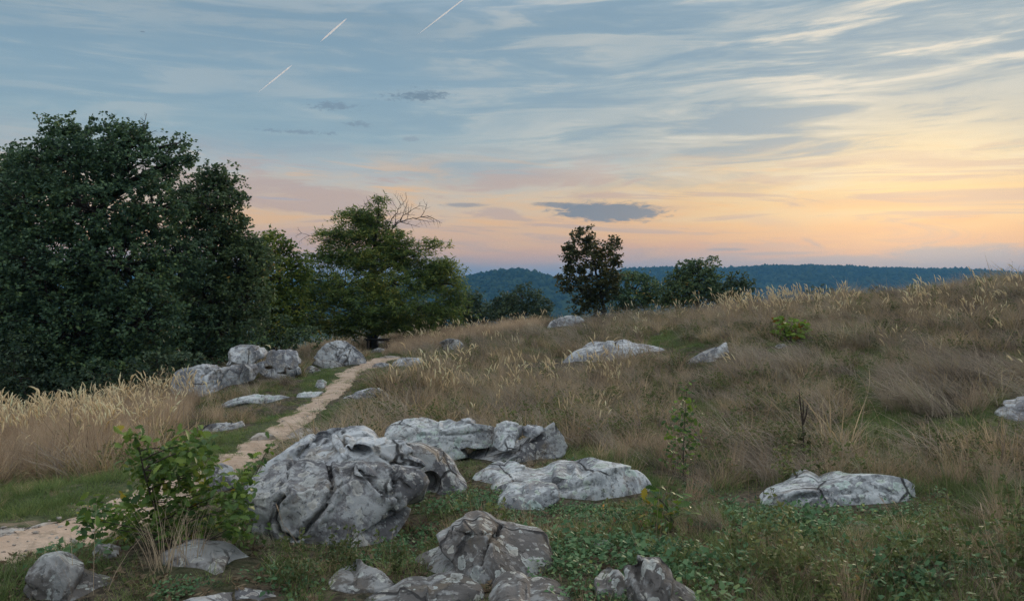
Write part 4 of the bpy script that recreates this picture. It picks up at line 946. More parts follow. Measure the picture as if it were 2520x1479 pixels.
for s_ in (-1, 1): link('leg', lg, bench, (s_ * .52, 0, .22))

# ------------------------------------------------------------------ contrails
m_con, nt = newmat('ice_trail'); b = NB(nt)
tcn = b.n('ShaderNodeTexCoord'); nsx = b.noise(tcn.outputs['Object'], .02, 3)
df = b.n('ShaderNodeBsdfDiffuse'); df.inputs[0].default_value = (.97, .97, .97, 1); trl = b.n('ShaderNodeBsdfTranslucent'); trl.inputs[0].default_value = (1, .98, .95, 1)
mx = b.n('ShaderNodeMixShader'); mx.inputs[0].default_value = .75; nt.links.new(df.outputs[0], mx.inputs[1]); nt.links.new(trl.outputs[0], mx.inputs[2]); b.out(mx.outputs[0])
def contrail(label, a0, a1, r0, r1, wav=.0):
    D0 = 27000; acc_ = Acc(); p0 = at(*a0, D0); p1 = at(*a1, D0); n_ = 60
    q = np.linspace(0, 1, n_)[:, None]; P = p0 + (p1 - p0) * q
    rad_ = np.interp(q[:, 0], [0, .12, .5, .8, 1], [.15, r0 * .8, (r0 + r1) / 2 * 1.05, r1 * .7, .05]) / FOC * D0
    rad_ *= 1 + wav * fbm(np.stack([q[:, 0] * 18, q[:, 0] * 0, q[:, 0] * 0 + r0], 1), 3)
    tube(acc_, P, np.maximum(rad_, 1), 8)
    tag(link('contrail', acc_.mesh('contrail', m_con, True, p0), None, p0), label, 'contrail', 'contrails in the evening sky')
contrail('brightest short white contrail, upper of the two in line', (854, 46), (788, 104), 1.8, 2.6, .2)
contrail('fainter broken lower piece of contrail below the brightest one', (719, 161), (632, 231), 2.0, .9, .6)
contrail('thin straight contrail running out of the top of the picture', (1150, -8), (1027, 87), 1.6, 1.2, .1)

# ------------------------------------------------------------------ small single plants
def leaf_mesh(name, prof, mat, fold=.18, curl=.15, curlseed=0):
    """a leaf of unit length along +Y: prof = [(t, half width)], folded on its midrib"""
    r = np.random.default_rng(curlseed); V = []; F = []
    for t_, w_ in prof:
        zc = -curl * t_ ** 2; j_ = r.normal() * .01
        V += [(-w_ + j_, t_, zc + fold * w_), (0, t_, zc), (w_ + j_, t_, zc + fold * w_)]
    for i_ in range(len(prof) - 1):
        a = i_ * 3; F += [(a, a + 1, a + 4, a + 3), (a + 1, a + 2, a + 5, a + 4)]
    return mesh_np(name, np.array(V), np.array(F), mat)
OAK = [(0,.012),(.10,.02),(.18,.12),(.26,.17),(.32,.10),(.42,.25),(.50,.15),(.60,.30),(.68,.19),(.78,.26),(.88,.14),(.95,.10),(1,.01)]
OVAL = [(0,.02),(.2,.20),(.45,.29),(.7,.22),(.9,.08),(1,.01)]
m_sap = mat_leaf('sapling_leaf', [(0, (0.040, 0.082, 0.032)), (.5, (0.076, 0.144, 0.040)), (.85, (0.154, 0.226, 0.054)), (1, (0.360, 0.306, 0.072))], .35, .45, 3, .3)
m_sap_y = mat_leaf('sapling_leaf_yellow', [(0, (.16, .17, .02)), (1, (.42, .30, .03))], .35, .45, 3)
m_twig = mat_bark('twig_bark', (.035, .026, .02), (.09, .07, .055), 20)
def mvar(m, s, tint):            # a copy of a leaf material with its colours scaled
    m2 = m.copy()
    for nd_ in m2.node_tree.nodes:
        if nd_.type == 'VALTORGB':
            for e in nd_.color_ramp.elements: e.color = (e.color[0] * s * tint[0], e.color[1] * s * tint[1], e.color[2] * s * tint[2], 1)
    return m2
SAPM = [m_sap, mvar(m_sap, 1.35, (1.1, 1, .8)), mvar(m_sap, .75, (.9, 1, 1.1)), mvar(m_sap, 1.7, (1.15, 1, .6))]
oakl = [leaf_mesh('oak_leaf', OAK, SAPM[q % 4], .16 + .1 * (q % 3), .1 + .12 * (q % 4), q) for q in range(8)]
oakl_y = [leaf_mesh('yellow_leaf', OAK, m_sap_y, .2, .2, 40 + q) for q in range(2)]
def sapling(name, label, cat, base_px, tips, L, per, seed, lm, ly, yel=.06, depth=None, stem_r=.012, jit=.22, group=None, spread=0.):
    r = np.random.default_rng(seed)
    O = hit(*base_px); depth = O[1] if depth is None else depth
    root = thing(name, label, cat, tuple(O), group); st_ = Acc(); rest = Acc(); count = 0
    T = np.array([at(x_, y_, depth + r.normal() * jit) for x_, y_ in tips])
    order = np.argsort(T[:, 2]); nodes = [O + np.array([0, 0, -.05])]; trunk_top = T[order[-1]]
    tp = bez(nodes[0], (O + trunk_top) / 2 + r.normal(size=3) * .05, trunk_top, 12)
    tube(st_, tp, np.linspace(stem_r, stem_r * .3, 12), 6)
    for tpt in T[r.permutation(len(T))]:
        s_ = tp[int(np.clip(np.searchsorted(tp[:, 2], tpt[2] - .55 * np.linalg.norm(tpt[:2] - O[:2])), 0, 11))]
        tube(st_, bez(s_, (s_ + tpt) / 2 + np.array([0, 0, .04]) + r.normal(size=3) * .03, tpt, 6), np.linspace(stem_r * .5, stem_r * .2, 6), 5)
        for _ in range(per):
            d = r.normal(size=3); d[2] = d[2] * .5 + .12; d /= np.linalg.norm(d)
            p_ = tpt + r.normal(size=3) * max(L * .35, spread)
            count += 1
            me_ = ly[r.integers(len(ly))] if r.random() < yel else lm[r.integers(len(lm))]
            s2 = L * r.uniform(.7, 1.25); q = Vector(d).to_track_quat('Y', 'Z') @ Quaternion((0, 1, 0), r.normal() * .9)
            if count <= 290:
                o = link('leaf', me_, root, tuple(p_ - O)); o.scale = (s2,) * 3; o.rotation_mode = 'QUATERNION'; o.rotation_quaternion = q
            else:
                vv = np.empty(len(me_.vertices) * 3, np.float32); me_.vertices.foreach_get('co', vv)
                rest.add((vv.reshape(-1, 3) * s2) @ np.array(q.to_matrix()).T + p_, [p2.vertices[:] for p2 in me_.polygons])
    if rest.n: tag(link('leaf_mass', rest.mesh('leaf_mass', lm[1].materials[0], False, O), root), kind='stuff')
    link('stem', st_.mesh('stem', m_twig, True, O), root)
    FOOT.append((O[0], depth - .1, np.ptp(T[:, 0]) * .32, .35, math.atan2(O[0], O[1])))
    return root
sapling('oak_sapling', 'bushy green oak sapling beside the path, left of the largest boulder', 'sapling', (430, 1345),
        [(440,1105),(400,1120),(370,1125),(480,1110),(490,1095),(455,1140),(410,1160),(350,1150),(380,1190),(430,1190),(470,1175),(500,1150),(340,1085),(365,1200),(440,1225),(490,1215),(530,1200),(560,1235),(590,1245),(600,1190),(400,1240),(340,1265),(300,1275),(250,1250),(235,1280),(270,1300),(310,1310),(370,1290),(430,1280),(490,1265),(540,1270),(580,1290),(600,1310),(540,1310),(480,1310),(330,1240),(420,1310)],
        .066, 48, 1, oakl, oakl_y, .05, stem_r=.011, jit=.20, spread=.055)
sapling('briar_shoot', 'leafy arching shoot climbing over the left shoulder of the largest boulder', 'sapling', (600, 1230),
        [(625,1165),(600,1185),(640,1135),(655,1110),(668,1090),(610,1150),(590,1210),(580,1230)], .06, 7, 2, oakl, oakl_y, .1, depth=5.75, stem_r=.006, jit=.06)
sapling('oak_seedling', 'small oak seedling with yellowing leaves at the right end of the domed slab', 'sapling', (1640, 1300),
        [(1590,1235),(1610,1220),(1640,1212),(1670,1235),(1655,1255),(1620,1255),(1650,1280),(1600,1265),(1685,1262)], .10, 6, 3, oakl, oakl_y, .22, stem_r=.008, jit=.10)
ovl = [leaf_mesh('small_leaf', OVAL, SAPM[q % 4], .2, .15, q) for q in range(4)]
sapling('slender_shrub', 'slender upright shrub with tiny leaves, standing in grass right of the domed slab', 'shrub', (1682, 1185),
        [(1690,960),(1685,990),(1675,1010),(1700,1000),(1660,1030),(1690,1030),(1710,1040),(1650,1055),(1675,1060),(1700,1070),(1640,1080),(1665,1090),(1690,1095),(1720,1085),(1655,1115),(1680,1120),(1705,1125),(1645,1140),(1675,1150),(1700,1155)], .058, 14, 4, ovl, ovl, .0, stem_r=.007, jit=.14, spread=.045)
sapling('lime_bush', 'bright lime-green bush with a rusty top on the upper slope', 'bush', (1945, 838),
        [(1910,785),(1920,798),(1930,805),(1905,820),(1915,830),(1940,812),(1955,806),(1970,804),(1985,808),(1995,818),(1960,818),(1975,822),(1945,825),(1990,828),(1930,825),(1965,830),(1925,788),(1950,795),(1980,798)], .15, 13, 5,
        [leaf_mesh('lime_leaf', OVAL, m_lime, .2, .2, q) for q in range(3)], [leaf_mesh('rust_leaf', OVAL, mvar(m_lime, .8, (1.5, .5, .5)), .2, .2, 9)], .10, stem_r=.02, jit=.3, depth=hit(1945, 838)[1] - .4)
# dead stalk with upright seed spikes
O = hit(1980, 1145); dp = O[1]
root = thing('dead_stalk', 'dark dead flower stalk with upright seed spikes, right of the slender shrub', 'plant', tuple(O))
st_ = Acc(); r5 = np.random.default_rng(5)
def pl(pts): return np.array([at(a, c_, dp) for a, c_ in pts])
tube(st_, pl([(1982,1150),(1978,1100),(1976,1060),(1974,1030)]), [.010, .009, .007, .007], 6)
link('stem', st_.mesh('stem', m_twig, True, O), root)
for pts in ([(1974,1035),(1970,1000),(1966,955)], [(1975,1040),(1977,1010),(1976,985)], [(1976,1045),(1984,1020),(1987,995)]):
    a2 = Acc(); c_ = pl(pts); q = np.linspace(0, 1, 24); cc = np.stack([np.interp(q, np.linspace(0, 1, 3), c_[:, k_]) for k_ in range(3)], 1)
    tube(a2, cc, .007 + .005 * r5.random(24) - .006 * q ** 3, 6); link('seed_spike', a2.mesh('seed_spike', mat_bark('seed_spike_brown', (.03, .02, .015), (.085, .06, .042), 30), True, O), root)
lf = [leaf_mesh('withered_leaf', OVAL, mat_leaf('withered_leaf', [(0, (.03, .022, .016)), (.6, (.06, .07, .025)), (1, (.10, .085, .03))], .2), .3, .6, q) for q in range(2)]
for q in range(22):
    h_ = r5.random() ** .8; p_ = at(1981 - 6 * h_ + r5.normal() * 6, 1140 - 85 * h_, dp + r5.normal() * .04)
    o = link('leaf', lf[q % 2], root, tuple(p_ - O)); o.scale = (.09 * r5.uniform(.6, 1.3),) * 3
    d = r5.normal(size=3); d[2] -= .4; o.rotation_mode = 'QUATERNION'; o.rotation_quaternion = Vector(d / np.linalg.norm(d)).to_track_quat('Y', 'Z') @ Quaternion((0, 1, 0), r5.normal())
# twiggy shrub on the ridge
O = hit(2486, 690); root = thing('twiggy_shrub', 'sparse twiggy shrub on the skyline at the upper right of the slope', 'shrub', tuple(O)); st_ = Acc(); cr_ = Acc()
for pts in ([(2486,700,0),(2490,675,0),(2491,645,0)], [(2480,700,0),(2475,682,.1),(2466,672,.1)], [(2492,700,0),(2505,685,0),(2516,678,0)], [(2485,700,0),(2482,680,-.1),(2476,665,-.1)]):
    spray(st_, (pts, .012, 1), O[1], r5); c_ = np.array([at(a, b2, O[1]) for a, b2, _ in pts[1:]]); c_ = np.concatenate([c_, (c_[:-1] + c_[1:]) / 2])
    leaves(cr_, c_, np.full(len(c_), .06), 9, .07, .035, r=r5)
link('stem', st_.mesh('stem', m_twig, True, O), root); link('foliage', cr_.mesh('foliage', m_bush, False, O), root)

# ------------------------------------------------------------------ grass and ground cover (instanced clumps)
def ramp_mat(name, cols, trans=.3, rough=.7, ps=.5, spec=.15): return mat_leaf(name, cols, trans, rough, ps, spec, True)
m_dry = ramp_mat('dry_grass', [(0, (0.087, 0.065, 0.043)), (.22, (0.233, 0.176, 0.117)), (.45, (0.535, 0.404, 0.259)), (.58, (0.229, 0.209, 0.095)), (.68, (0.427, 0.306, 0.182)), (.88, (0.719, 0.576, 0.380)), (1, (0.756, 0.669, 0.466))], .42, .75, .35)
m_grey = ramp_mat('grey_grass', [(0, (0.116, 0.095, 0.075)), (.35, (0.267, 0.219, 0.175)), (.65, (0.488, 0.403, 0.315)), (.8, (0.255, 0.242, 0.139)), (1, (0.722, 0.683, 0.512))], .4, .75, .4)
m_tan = ramp_mat('tan_grass', [(0, (0.224, 0.162, 0.112)), (.4, (0.448, 0.336, 0.235)), (.75, (0.627, 0.493, 0.347)), (1, (0.784, 0.650, 0.482))], .45, .7, .5)
m_plume = ramp_mat('grass_plume', [(0, (0.635, 0.511, 0.324)), (.5, (0.828, 0.690, 0.462)), (1, (0.840, 0.840, 0.628))], .45, .8, 2)
m_green = ramp_mat('short_green_grass', [(0, (0.085, 0.126, 0.042)), (.5, (0.157, 0.221, 0.074)), (.85, (0.278, 0.315, 0.116)), (1, (0.532, 0.399, 0.210))], .35, .6, .8)
m_ivy = ramp_mat('creeper_leaf', [(0, (0.054, 0.103, 0.054)), (.45, (0.092, 0.182, 0.083)), (.8, (0.182, 0.281, 0.135)), (.95, (0.366, 0.390, 0.122)), (1, (0.683, 0.318, 0.098))], .25, .55, 1.2, .12)
m_weed = ramp_mat('weed_leaf', [(0, (0.066, 0.084, 0.037)), (.5, (0.130, 0.164, 0.061)), (.85, (0.223, 0.234, 0.089)), (1, (0.374, 0.175, 0.094))], .3, .6, .9)
def blades(acc, n, r, rroot, h, lean, curl, w, seg=3, az=None):
    th = r.uniform(0, 2 * math.pi, n); rr = rroot * np.sqrt(r.random(n)); x0 = rr * np.cos(th); y0 = rr * np.sin(th)
    H = h * r.uniform(.45, 1.1, n); la = th + r.normal(size=n) * .9 if az is None else az + r.normal(size=n) * .5
    ln = np.abs(r.normal(size=n)) * lean + lean * .3; cu = r.uniform(.2, 1, n) * curl
    dx, dy = np.cos(la), np.sin(la); wx, wy = -dy, dx
    tw = r.normal(size=n) * .6; wx, wy = wx * np.cos(tw) + dx * np.sin(tw), wy * np.cos(tw) + dy * np.sin(tw)
    V = []; 
    for s_ in range(seg + 1):
        t_ = s_ / seg; off = H * (ln * t_ + cu * t_ ** 2.2); z = H * (t_ - .35 * cu * t_ ** 2.4)
        ww = w * r.uniform(.8, 1.2, n) * (1 - .9 * t_ ** 1.5) * .5
        c_ = np.stack([x0 + dx * off, y0 + dy * off, z], 1); sd_ = np.stack([wx * ww, wy * ww, np.zeros(n)], 1)
        V += [c_ - sd_, c_ + sd_]
    V = np.stack(V, 1); k_ = 2 * (seg + 1)
    base_ = (np.arange(n) * k_)[:, None]
    F = np.concatenate([base_ + np.array([[2 * s_, 2 * s_ + 1, 2 * s_ + 3, 2 * s_ + 2]]) for s_ in range(seg)])
    acc.add(V.reshape(-1, 3), F)
    return V
def plumes(acc, accp, n, r, rroot, h, az, pl_len=.18, pl_r=.0115, droop=.8):
    for _ in range(n):
        th = r.uniform(0, 2 * math.pi); rr = rroot * math.sqrt(r.random()); o_ = np.array([rr * math.cos(th), rr * math.sin(th), 0])
        a = az + r.normal() * .8; d = np.array([math.cos(a), math.sin(a), 0]); H = h * r.uniform(.65, 1.1); ln = r.uniform(.05, .25); dr = droop * r.uniform(.15, 1.0)
        q = np.linspace(0, 1, 6)[:, None]
        P = o_ + np.array([0, 0, 1]) * H * q + d * H * ln * q ** 2
        tube(acc, P, .0016, 3)
        e = P[-1]; t0 = (P[-1] - P[-2]); t0 /= np.linalg.norm(t0); L_ = pl_len * r.uniform(.75, 1.3)
        q2 = np.linspace(0, 1, 7); ang_ = dr * 1.5 * q2
        dirs = t0[None] * np.cos(ang_)[:, None] + (d - [0, 0, .55])[None] * np.sin(ang_)[:, None]
        PP = e + np.concatenate([[np.zeros(3)], np.cumsum(dirs[:-1] * L_ / 6, 0)])
        tube(accp, PP, pl_r * np.array([.35, .85, 1.05, 1.0, .8, .5, .08]) * r.uniform(.85, 1.2), 5)
hidden = {}
def variant(coll, acc_list):
    """acc_list: [(Acc, mat)] -> one mesh with several materials, kept out of the scene and used as instance source"""
    V = []; Fs = {}; mi = {}; n_ = 0; mats = []
    for k_, (a, m_) in enumerate(acc_list):
        mats.append(m_); vv = np.concatenate(a.V); V.append(vv)
        for sz, fl in a.F.items():
            f = np.concatenate(fl) + n_; Fs.setdefault(sz, []).append(f); mi.setdefault(sz, []).append(np.full(len(f), k_, np.int32))
        n_ += len(vv)
    szs = list(Fs); me_ = mesh_np('clump', np.concatenate(V), [np.concatenate(Fs[s_]) for s_ in szs])
    for m_ in mats: me_.materials.append(m_)
    me_.polygons.foreach_set('material_index', np.concatenate([np.concatenate(mi[s_]) for s_ in szs])); me_.update()
    o = bpy.data.objects.new('clump', me_); coll.objects.link(o)
def scatter(name, label, cat, coll, P, rotz, tilt, scl, zs=None):
    n_ = len(P); nv = len(coll.objects)
    me_ = bpy.data.meshes.new(name); me_.vertices.add(n_); me_.vertices.foreach_set('co', np.asarray(P, np.float32).ravel())
    rot = np.stack([tilt[:, 0], tilt[:, 1], rotz], 1).astype(np.float32)
    sv = np.stack([scl, scl, scl * (zs if zs is not None else 1)], 1).astype(np.float32)
    for nm, ty, dat in (('rot', 'FLOAT_VECTOR', rot.ravel()), ('scl', 'FLOAT_VECTOR', sv.ravel()), ('idx', 'INT', rng.integers(0, nv, n_).astype(np.int32))):
        a = me_.attributes.new(nm, ty, 'POINT'); a.data.foreach_set('vector' if ty == 'FLOAT_VECTOR' else 'value', dat)
    me_.update()
    o = link(name, me_); tag(o, label, cat, kind='stuff')
    ng = bpy.data.node_groups.new('scatter_' + name, 'GeometryNodeTree')
    ng.interface.new_socket('Geometry', in_out='INPUT', socket_type='NodeSocketGeometry'); ng.interface.new_socket('Geometry', in_out='OUTPUT', socket_type='NodeSocketGeometry')
    gi = ng.nodes.new('NodeGroupInput'); go = ng.nodes.new('NodeGroupOutput'); iop = ng.nodes.new('GeometryNodeInstanceOnPoints'); ci = ng.nodes.new('GeometryNodeCollectionInfo')
    ci.inputs['Collection'].default_value = coll; ci.inputs['Separate Children'].default_value = True; ci.inputs['Reset Children'].default_value = True
    def na(nm, ty):
        x_ = ng.nodes.new('GeometryNodeInputNamedAttribute'); x_.data_type = ty; x_.inputs['Name'].default_value = nm
        return [s_ for s_ in x_.outputs if s_.enabled and s_.name == 'Attribute'][0]
    L_ = ng.links.new
    L_(gi.outputs[0], iop.inputs['Points']); L_(ci.outputs[0], iop.inputs['Instance']); iop.inputs['Pick Instance'].default_value = True
    L_(na('idx', 'INT'), iop.inputs['Instance Index']); L_(na('rot', 'FLOAT_VECTOR'), iop.inputs['Rotation']); L_(na('scl', 'FLOAT_VECTOR'), iop.inputs['Scale'])
    L_(iop.outputs[0], go.inputs[0])
    md = o.modifiers.new('scatter', 'NODES'); md.node_group = ng
    return o
def coll_of(name): return bpy.data.collections.new(name)
rg = np.random.default_rng(21)
WIND = math.pi * .95
c_dry = coll_of('dry_variants')
for v_ in range(5):
    a = Acc(); blades(a, 60, rg, .16, .44, .26, .6, .0062, 3); a2 = Acc(); blades(a2, 10, rg, .14, .62, .16, .25, .004, 3)
    variant(c_dry, [(a, m_dry), (a2, m_grey)])
c_grey = coll_of('grey_variants')
for v_ in range(5):
    a = Acc(); blades(a, 75, rg, .18, .50, .35, 1.1, .0058, 4, az=WIND); variant(c_grey, [(a, m_grey)])
c_dryf = coll_of('far_dry_variants')
for v_ in range(6):
    a = Acc(); blades(a, 34, rg, .17, .46, .34, .8, .013, 3); a2 = Acc(); blades(a2, 6, rg, .14, .62, .16, .25, .008, 3); variant(c_dryf, [(a, m_dry), (a2, m_grey)])
c_greyf = coll_of('far_grey_variants')
for v_ in range(6):
    a = Acc(); blades(a, 40, rg, .2, .52, .45, 1.3, .012, 4, az=WIND); variant(c_greyf, [(a, m_grey)])
c_tan = coll_of('tan_variants')
for v_ in range(5):
    a = Acc(); blades(a, 75, rg, .14, .72, .14, .35, .0058, 3); variant(c_tan, [(a, m_tan)])
c_plume = coll_of('plume_variants')
for v_ in range(8):
    a = Acc(); p_ = Acc(); blades(a, 28, rg, .10, .5, .18, .5, .004, 3); plumes(a, p_, 3 + v_ % 4, rg, .14, .80, WIND if v_ % 3 else .3)
    variant(c_plume, [(a, m_tan), (p_, m_plume)])
c_green = coll_of('green_variants')
for v_ in range(4):
    a = Acc(); blades(a, 75, rg, .13, .075, .45, .6, .0042, 2); variant(c_green, [(a, m_green)])
m_olive = ramp_mat('olive_grass', [(0, (0.086, 0.118, 0.047)), (.5, (0.156, 0.196, 0.078)), (.8, (0.250, 0.258, 0.118)), (1, (0.437, 0.374, 0.218))], .4, .6, .8)
c_olive = coll_of('olive_variants')
for v_ in range(4):
    a = Acc(); blades(a, 60, rg, .15, .26, .3, .7, .008, 3); variant(c_olive, [(a, m_olive)])
c_ivy = coll_of('creeper_variants')
for v_ in range(5):
    a = Acc(); n_ = 64; th = rg.uniform(0, 6.28, n_); rr = .17 * np.sqrt(rg.random(n_)); P = np.stack([rr * np.cos(th), rr * np.sin(th), rg.uniform(.01, .085, n_)], 1)
    d = np.stack([np.cos(th + rg.normal(size=n_)), np.sin(th + rg.normal(size=n_)), rg.normal(size=n_) * .45 + .05], 1); d /= np.linalg.norm(d, axis=1)[:, None]
    s_ = np.cross(d, np.array([0, 0, 1.]) + rg.normal(size=(n_, 3)) * .35); s_ /= np.linalg.norm(s_, axis=1)[:, None]; nn_ = np.cross(s_, d)
    l_ = rg.uniform(.026, .048, n_)[:, None]; w_ = l_ * .34
    V = np.stack([P, P + d * l_ * .4 + s_ * w_ + nn_ * l_ * .05, P + d * l_ * .45, P + d * l_ * .4 - s_ * w_ + nn_ * l_ * .05, P + d * l_ - nn_ * l_ * .12], 1)
    bi = (np.arange(n_) * 5)[:, None]; a.add(V.reshape(-1, 3), np.concatenate([bi + [[0, 1, 2]], bi + [[0, 2, 3]], bi + [[1, 4, 2]], bi + [[2, 4, 3]]]))
    variant(c_ivy, [(a, m_ivy)])
c_weed = coll_of('weed_variants')
for v_ in range(5):
    a = Acc(); st_ = Acc()
    for _ in range(9):
        th = rg.uniform(0, 6.28); o_ = np.array([.10 * rg.normal(), .10 * rg.normal(), 0]); e = o_ + np.array([math.cos(th) * .12, math.sin(th) * .12, rg.uniform(.15, .42)])
        pp_ = bez(o_, (o_ + e) / 2 + [0, 0, .06], e, 6); tube(st_, pp_, .002, 3); leaves(a, pp_[1:], np.full(5, .03), 5, .045, .022, r=rg)
    variant(c_weed, [(a, m_weed), (st_, m_dry)])
c_stalk = coll_of('stalk_variants')
for v_ in range(6):
    a = Acc(); p_ = Acc(); plumes(a, p_, 2 + v_ % 2, rg, .2, .75, WIND if v_ % 2 else 0, .07, .0035, .5); blades(a, 8, rg, .15, .55, .3, .5, .003, 4); variant(c_stalk, [(a, m_tan), (p_, m_tan)])

# candidate points over the ground in view and a little round it
NC = 420000; RMAX = 62.
uu = rg.uniform(-700, 3200, NC); azc = np.arctan((uu - CX) / FOC)
q = rg.random(NC); p0, p1 = 2.6 ** .75, RMAX ** .75
Rc = (p0 + (p1 - p0) * q) ** (1 / .75)       # density per square metre falls as R^-1.25
X = Rc * np.sin(azc); Y = Rc * np.cos(azc)
pdf = .75 * Rc ** (-.25) / (p1 - p0) / (azc.max() - azc.min()) / Rc * NC      # candidates per m2
ZN = zone_of(X, Y); PD_ = path_dist(X, Y); GZ = G(X, Y)
inrock = np.zeros(NC, bool); nearrock = np.ones(NC)
for fx, fy, rx, ry, a in FOOT:
    dx, dy = X - fx, Y - fy; ca, sa = math.cos(a), math.sin(a); lx = dx * ca - dy * sa; ly = dx * sa + dy * ca
    inrock |= (lx / rx) ** 2 + (ly / ry) ** 2 < 1
    nearrock = np.where((np.abs(lx) < rx * 1.35) & (ly < ry * .3) & (ly > -ry - np.maximum(.5, .09 * math.hypot(fx, fy))), .32, nearrock)
OKG = (PD_ > -.10 - .10 * rg.random(NC)) & ~inrock & (Y > 1.2)
OK = (PD_ > -.03) & ~inrock & (Y > 1.2)
patchn = fbm(np.stack([X * .45, Y * .45, np.zeros(NC)], 1), 3); patch2 = fbm(np.stack([X * .9, Y * .9, np.full(NC, 4.)], 1), 3)
def choose(dens, ok=None):        # dens: wanted clumps per m2 (array)
    return np.where((OK if ok is None else ok) & (rg.random(NC) < dens * np.minimum(1, 9 / Rc) ** .7 / pdf))[0]
def put(name, label, cat, coll, dens, smin, smax, tilt=.12, spin=True, far_scale=.35, zsc=None, sc_extra=None, tall=True):
    k_ = choose(dens, None if tall else OKG); P = np.stack([X[k_], Y[k_], GZ[k_] - .01], 1); n_ = len(k_)
    s_ = rg.uniform(smin, smax, n_) * (np.clip((Rc[k_] - 2.4) / 3.2, .35, 1) if tall else 1) * (1 + far_scale * np.clip((Rc[k_] - 10) / 40, 0, 1))
    if sc_extra is not None: s_ = s_ * sc_extra[k_]
    near = (np.clip(PD_[k_] / .9, .22, 1) * nearrock[k_]) if tall else np.clip(PD_[k_] / .25, .5, 1) * np.where(nearrock[k_] < 1, .65, 1); s_ *= near
    rz = rg.uniform(0, 6.28, n_) if spin else rg.normal(size=n_) * .6
    scatter(name, label, cat, coll, P, rz, rg.normal(size=(n_, 2)) * tilt, s_)
    return n_
zn = lambda **k_: sum(np.where(ZN == i_, v_, 0) for i_, v_ in ((dict(de=0, lawn=1, bank=2, brown=3, plume=4, gold=5, fg=6, ivy=7, mound=8)[a], v) for a, v in k_.items()))
hump = 1 + .75 * patchn
open_ = np.clip((patchn + .42) / .22, .06, 1)     # green clearings between the tall grass
cnt = {}
_d = zn(mound=3, de=12 * (1 + 1.3 * patch2).clip(.1) * open_, brown=20, plume=12, fg=24 * (1 + .9 * patch2).clip(.2), lawn=5, ivy=2, bank=2)
_x = np.where(ZN == 6, .55, np.where(ZN == 3, .6, np.where(ZN == 7, .5, np.where(ZN == 1, .38, hump.clip(.45, 1.5)))))
cnt['dry'] = put('dry_grass', 'brown dry grass tufts over the near part of the slope', 'grass', c_dry, _d * (Rc < 9.5), .5, 1.05, .16, sc_extra=_x)
cnt['dryf'] = put('dry_grass', 'brown dry grass tufts over the far part of the slope', 'grass', c_dryf, _d * (Rc >= 9.5), .5, 1.15, .2, sc_extra=_x)
_d = zn(mound=26, de=11 * (1 - 1.3 * patch2).clip(.1) * open_, plume=5, brown=5, fg=5)
_x = np.where(ZN == 6, .6, np.where(ZN == 8, 1.15, hump.clip(.5, 1.5)))
cnt['grey'] = put('windswept_grass', 'greyish windswept grass lying in swirls on the near slope', 'grass', c_grey, _d * (Rc < 9.5), .5, 1.1, .2, False, sc_extra=_x)
cnt['greyf'] = put('windswept_grass', 'greyish windswept grass lying in swirls farther up the slope', 'grass', c_greyf, _d * (Rc >= 9.5), .5, 1.15, .2, False, sc_extra=_x)
cnt['tan'] = put('tan_grass', 'dense tall straw-coloured grass on the bank left of the path', 'grass', c_tan, zn(bank=30, gold=22, brown=2.5, plume=2, fg=1.0, de=2.6), .75, 1.15, .12, sc_extra=np.where(ZN == 2, .74, np.where(ZN == 5, .85, .62)))
cnt['plume'] = put('plumed_grass', 'pale feathery grass plumes standing above the dry grass', 'grass', c_plume, zn(bank=15 * (.8 + 1.2 * patch2).clip(.1), plume=8.5 * (.7 + 2.4 * patch2).clip(.04) * np.where((Rc > 20) & ((uu < 1780) | ((uu > 2110) & (uu < 2230))), .25, 1), gold=4, brown=.5, de=.22 * (Rc > 9)), .62, 1.25, .16, False, sc_extra=np.where(ZN == 2, .78, np.where(ZN == 4, .9, .8)))
cnt['green'] = put('short_grass', 'short green grass beside the path', 'grass', c_green, zn(lawn=60, de=14 + 40 * (nearrock < 1) + 30 * (open_ < .5), fg=60, ivy=40, brown=16, plume=3, bank=2), .8, 1.6, .15, tall=False)
cnt['ivy'] = put('creeper', 'low dark green creeper leaves carpeting the ground between the rocks', 'ground cover', c_ivy, zn(ivy=85 * (.75 + .8 * patch2).clip(.1), fg=22 * (.35 + 2.6 * patch2).clip(.06), lawn=.4, de=10 * (nearrock < 1) * (Rc < 10)), .55, 1.5, .25, tall=False)
cnt['weed'] = put('weeds', 'small dark leafy weeds scattered through the grass', 'weeds', c_weed, zn(de=7.5 * (.8 + 2.4 * patchn).clip(0), fg=4.5, ivy=2, brown=2, plume=2, lawn=.5, bank=.6), .6, 1.2, .2)
cnt['olive'] = put('green_grass', 'olive green grass tufts growing in patches among the dry grass', 'grass', c_olive, zn(de=16 * (-.15 - 2.2 * patchn + 1.0 * patch2).clip(0, 1), fg=3, plume=4 * (-1.5 * patchn).clip(0, 1), ivy=1), .6, 1.1, .2)
cnt['stalk'] = put('dry_stalks', 'thin tall dry stalks standing singly in the front grass', 'grass', c_stalk, zn(fg=1.3, ivy=.5, de=.7), .5, 1.0, .15)
print('SCATTER', cnt)

# fallen leaves and broken stems lying between the rocks
k_ = np.where(OK & (Rc < 9.5) & ((ZN == 6) | (ZN == 7) | (nearrock < 1)) & (rg.random(NC) < 170 / pdf))[0]
a = Acc(); leaves(a, np.stack([X[k_], Y[k_], GZ[k_] + .012], 1), np.full(len(k_), .06), 6, .05, .018, .12, r=rg)
m_lit = ramp_mat('leaf_litter', [(0, (.07, .05, .035)), (.4, (.16, .115, .075)), (.75, (.30, .22, .14)), (1, (.46, .37, .25))], .2, .8, 1.5)
tag(link('leaf_litter', a.mesh('leaf_litter', m_lit)), 'brown fallen leaves and broken stems on the ground between the front rocks', 'litter', kind='stuff')

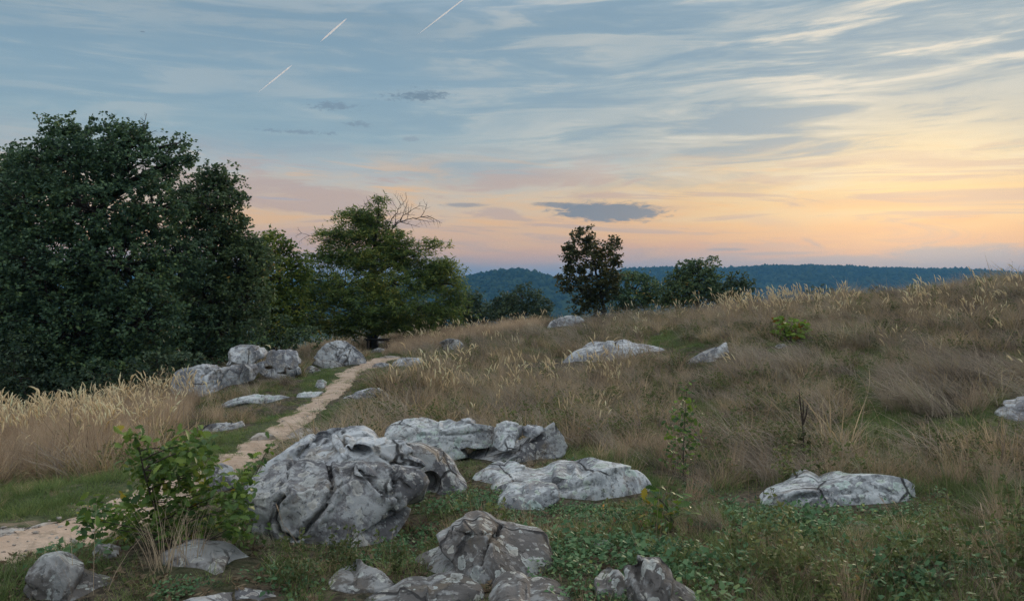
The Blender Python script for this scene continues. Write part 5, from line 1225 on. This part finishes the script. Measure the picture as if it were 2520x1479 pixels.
# loose stones on the path
k_ = np.where((PD_ < .02) & (PD_ > -.6) & (Rc < 30))[0]; k_ = rg.choice(k_, 420, False, p=(Rc[k_] ** .25) / (Rc[k_] ** .25).sum())
a = Acc(); V0, F0 = ICO[1]
for q in k_:
    s_ = .012 * rg.uniform(.6, 1.0) * (1 + 1.6 * rg.random() ** 4); a.add(V0 * (1 + .3 * rg.normal(size=(len(V0), 1))) * s_ * np.array([1.2, 1, .7]) + [X[q], Y[q], GZ[q] + .004], F0)
tag(link('pebbles', a.mesh('pebbles', m_rk_path, True)), 'little loose stones strewn over the sandy path', 'pebbles', kind='stuff')

# single conspicuous tufts
def tuft(label, px, py, h, n, seed, plum=0, mat=None, wid=.004, lean=.18):
    r = np.random.default_rng(seed); O = hit(px, py); a = Acc(); blades(a, n, r, .11, h, lean, .45, wid, 4)
    root = thing('grass_tuft', label, 'grass tuft', tuple(O), 'single grass tufts')
    if plum:
        p_ = Acc(); plumes(a, p_, plum, r, .10, h * 1.1, WIND, .16, .008, .35); link('plume', p_.mesh('plume', m_plume), root)
    link('blades', a.mesh('blades', mat or m_tan), root)
tuft('tall straw-coloured grass tuft in front of the oak sapling', 462, 1385, .45, 45, 1)
tuft('thin straw tuft at the left foot of the dotted brownish rock', 400, 1400, .45, 45, 2)
tuft('pair of long yellow stalks in the bottom left of the picture', 220, 1470, .65, 8, 3)
tuft('upright plumed tuft right behind the long pale slab', 1395, 1062, .42, 30, 4, 6)
tuft('fresh green grass tuft behind the peak of the broken outcrop', 872, 1045, .34, 60, 5, 0, m_green, .006, .12)

# ------------------------------------------------------------------ evening haze
V = np.array([(x_, y_, z_) for x_ in (-9500, 9500) for y_ in (-9500, 9500) for z_ in (-90, 190)], float)
F = np.array([(0,1,3,2),(4,6,7,5),(0,4,5,1),(2,3,7,6),(0,2,6,4),(1,5,7,3)])
m_haze, nt = newmat('evening_haze'); pv = nt.nodes.new('ShaderNodeVolumePrincipled'); om = nt.nodes.new('ShaderNodeOutputMaterial')
pv.inputs['Color'].default_value = (.18, .52, .95, 1); pv.inputs['Density'].default_value = .00014; pv.inputs['Anisotropy'].default_value = 0.0
nt.links.new(pv.outputs[0], om.inputs['Volume'])
tag(link('haze', mesh_np('haze', V, F, m_haze)), 'thin blue evening haze over the whole land', 'haze', kind='stuff')
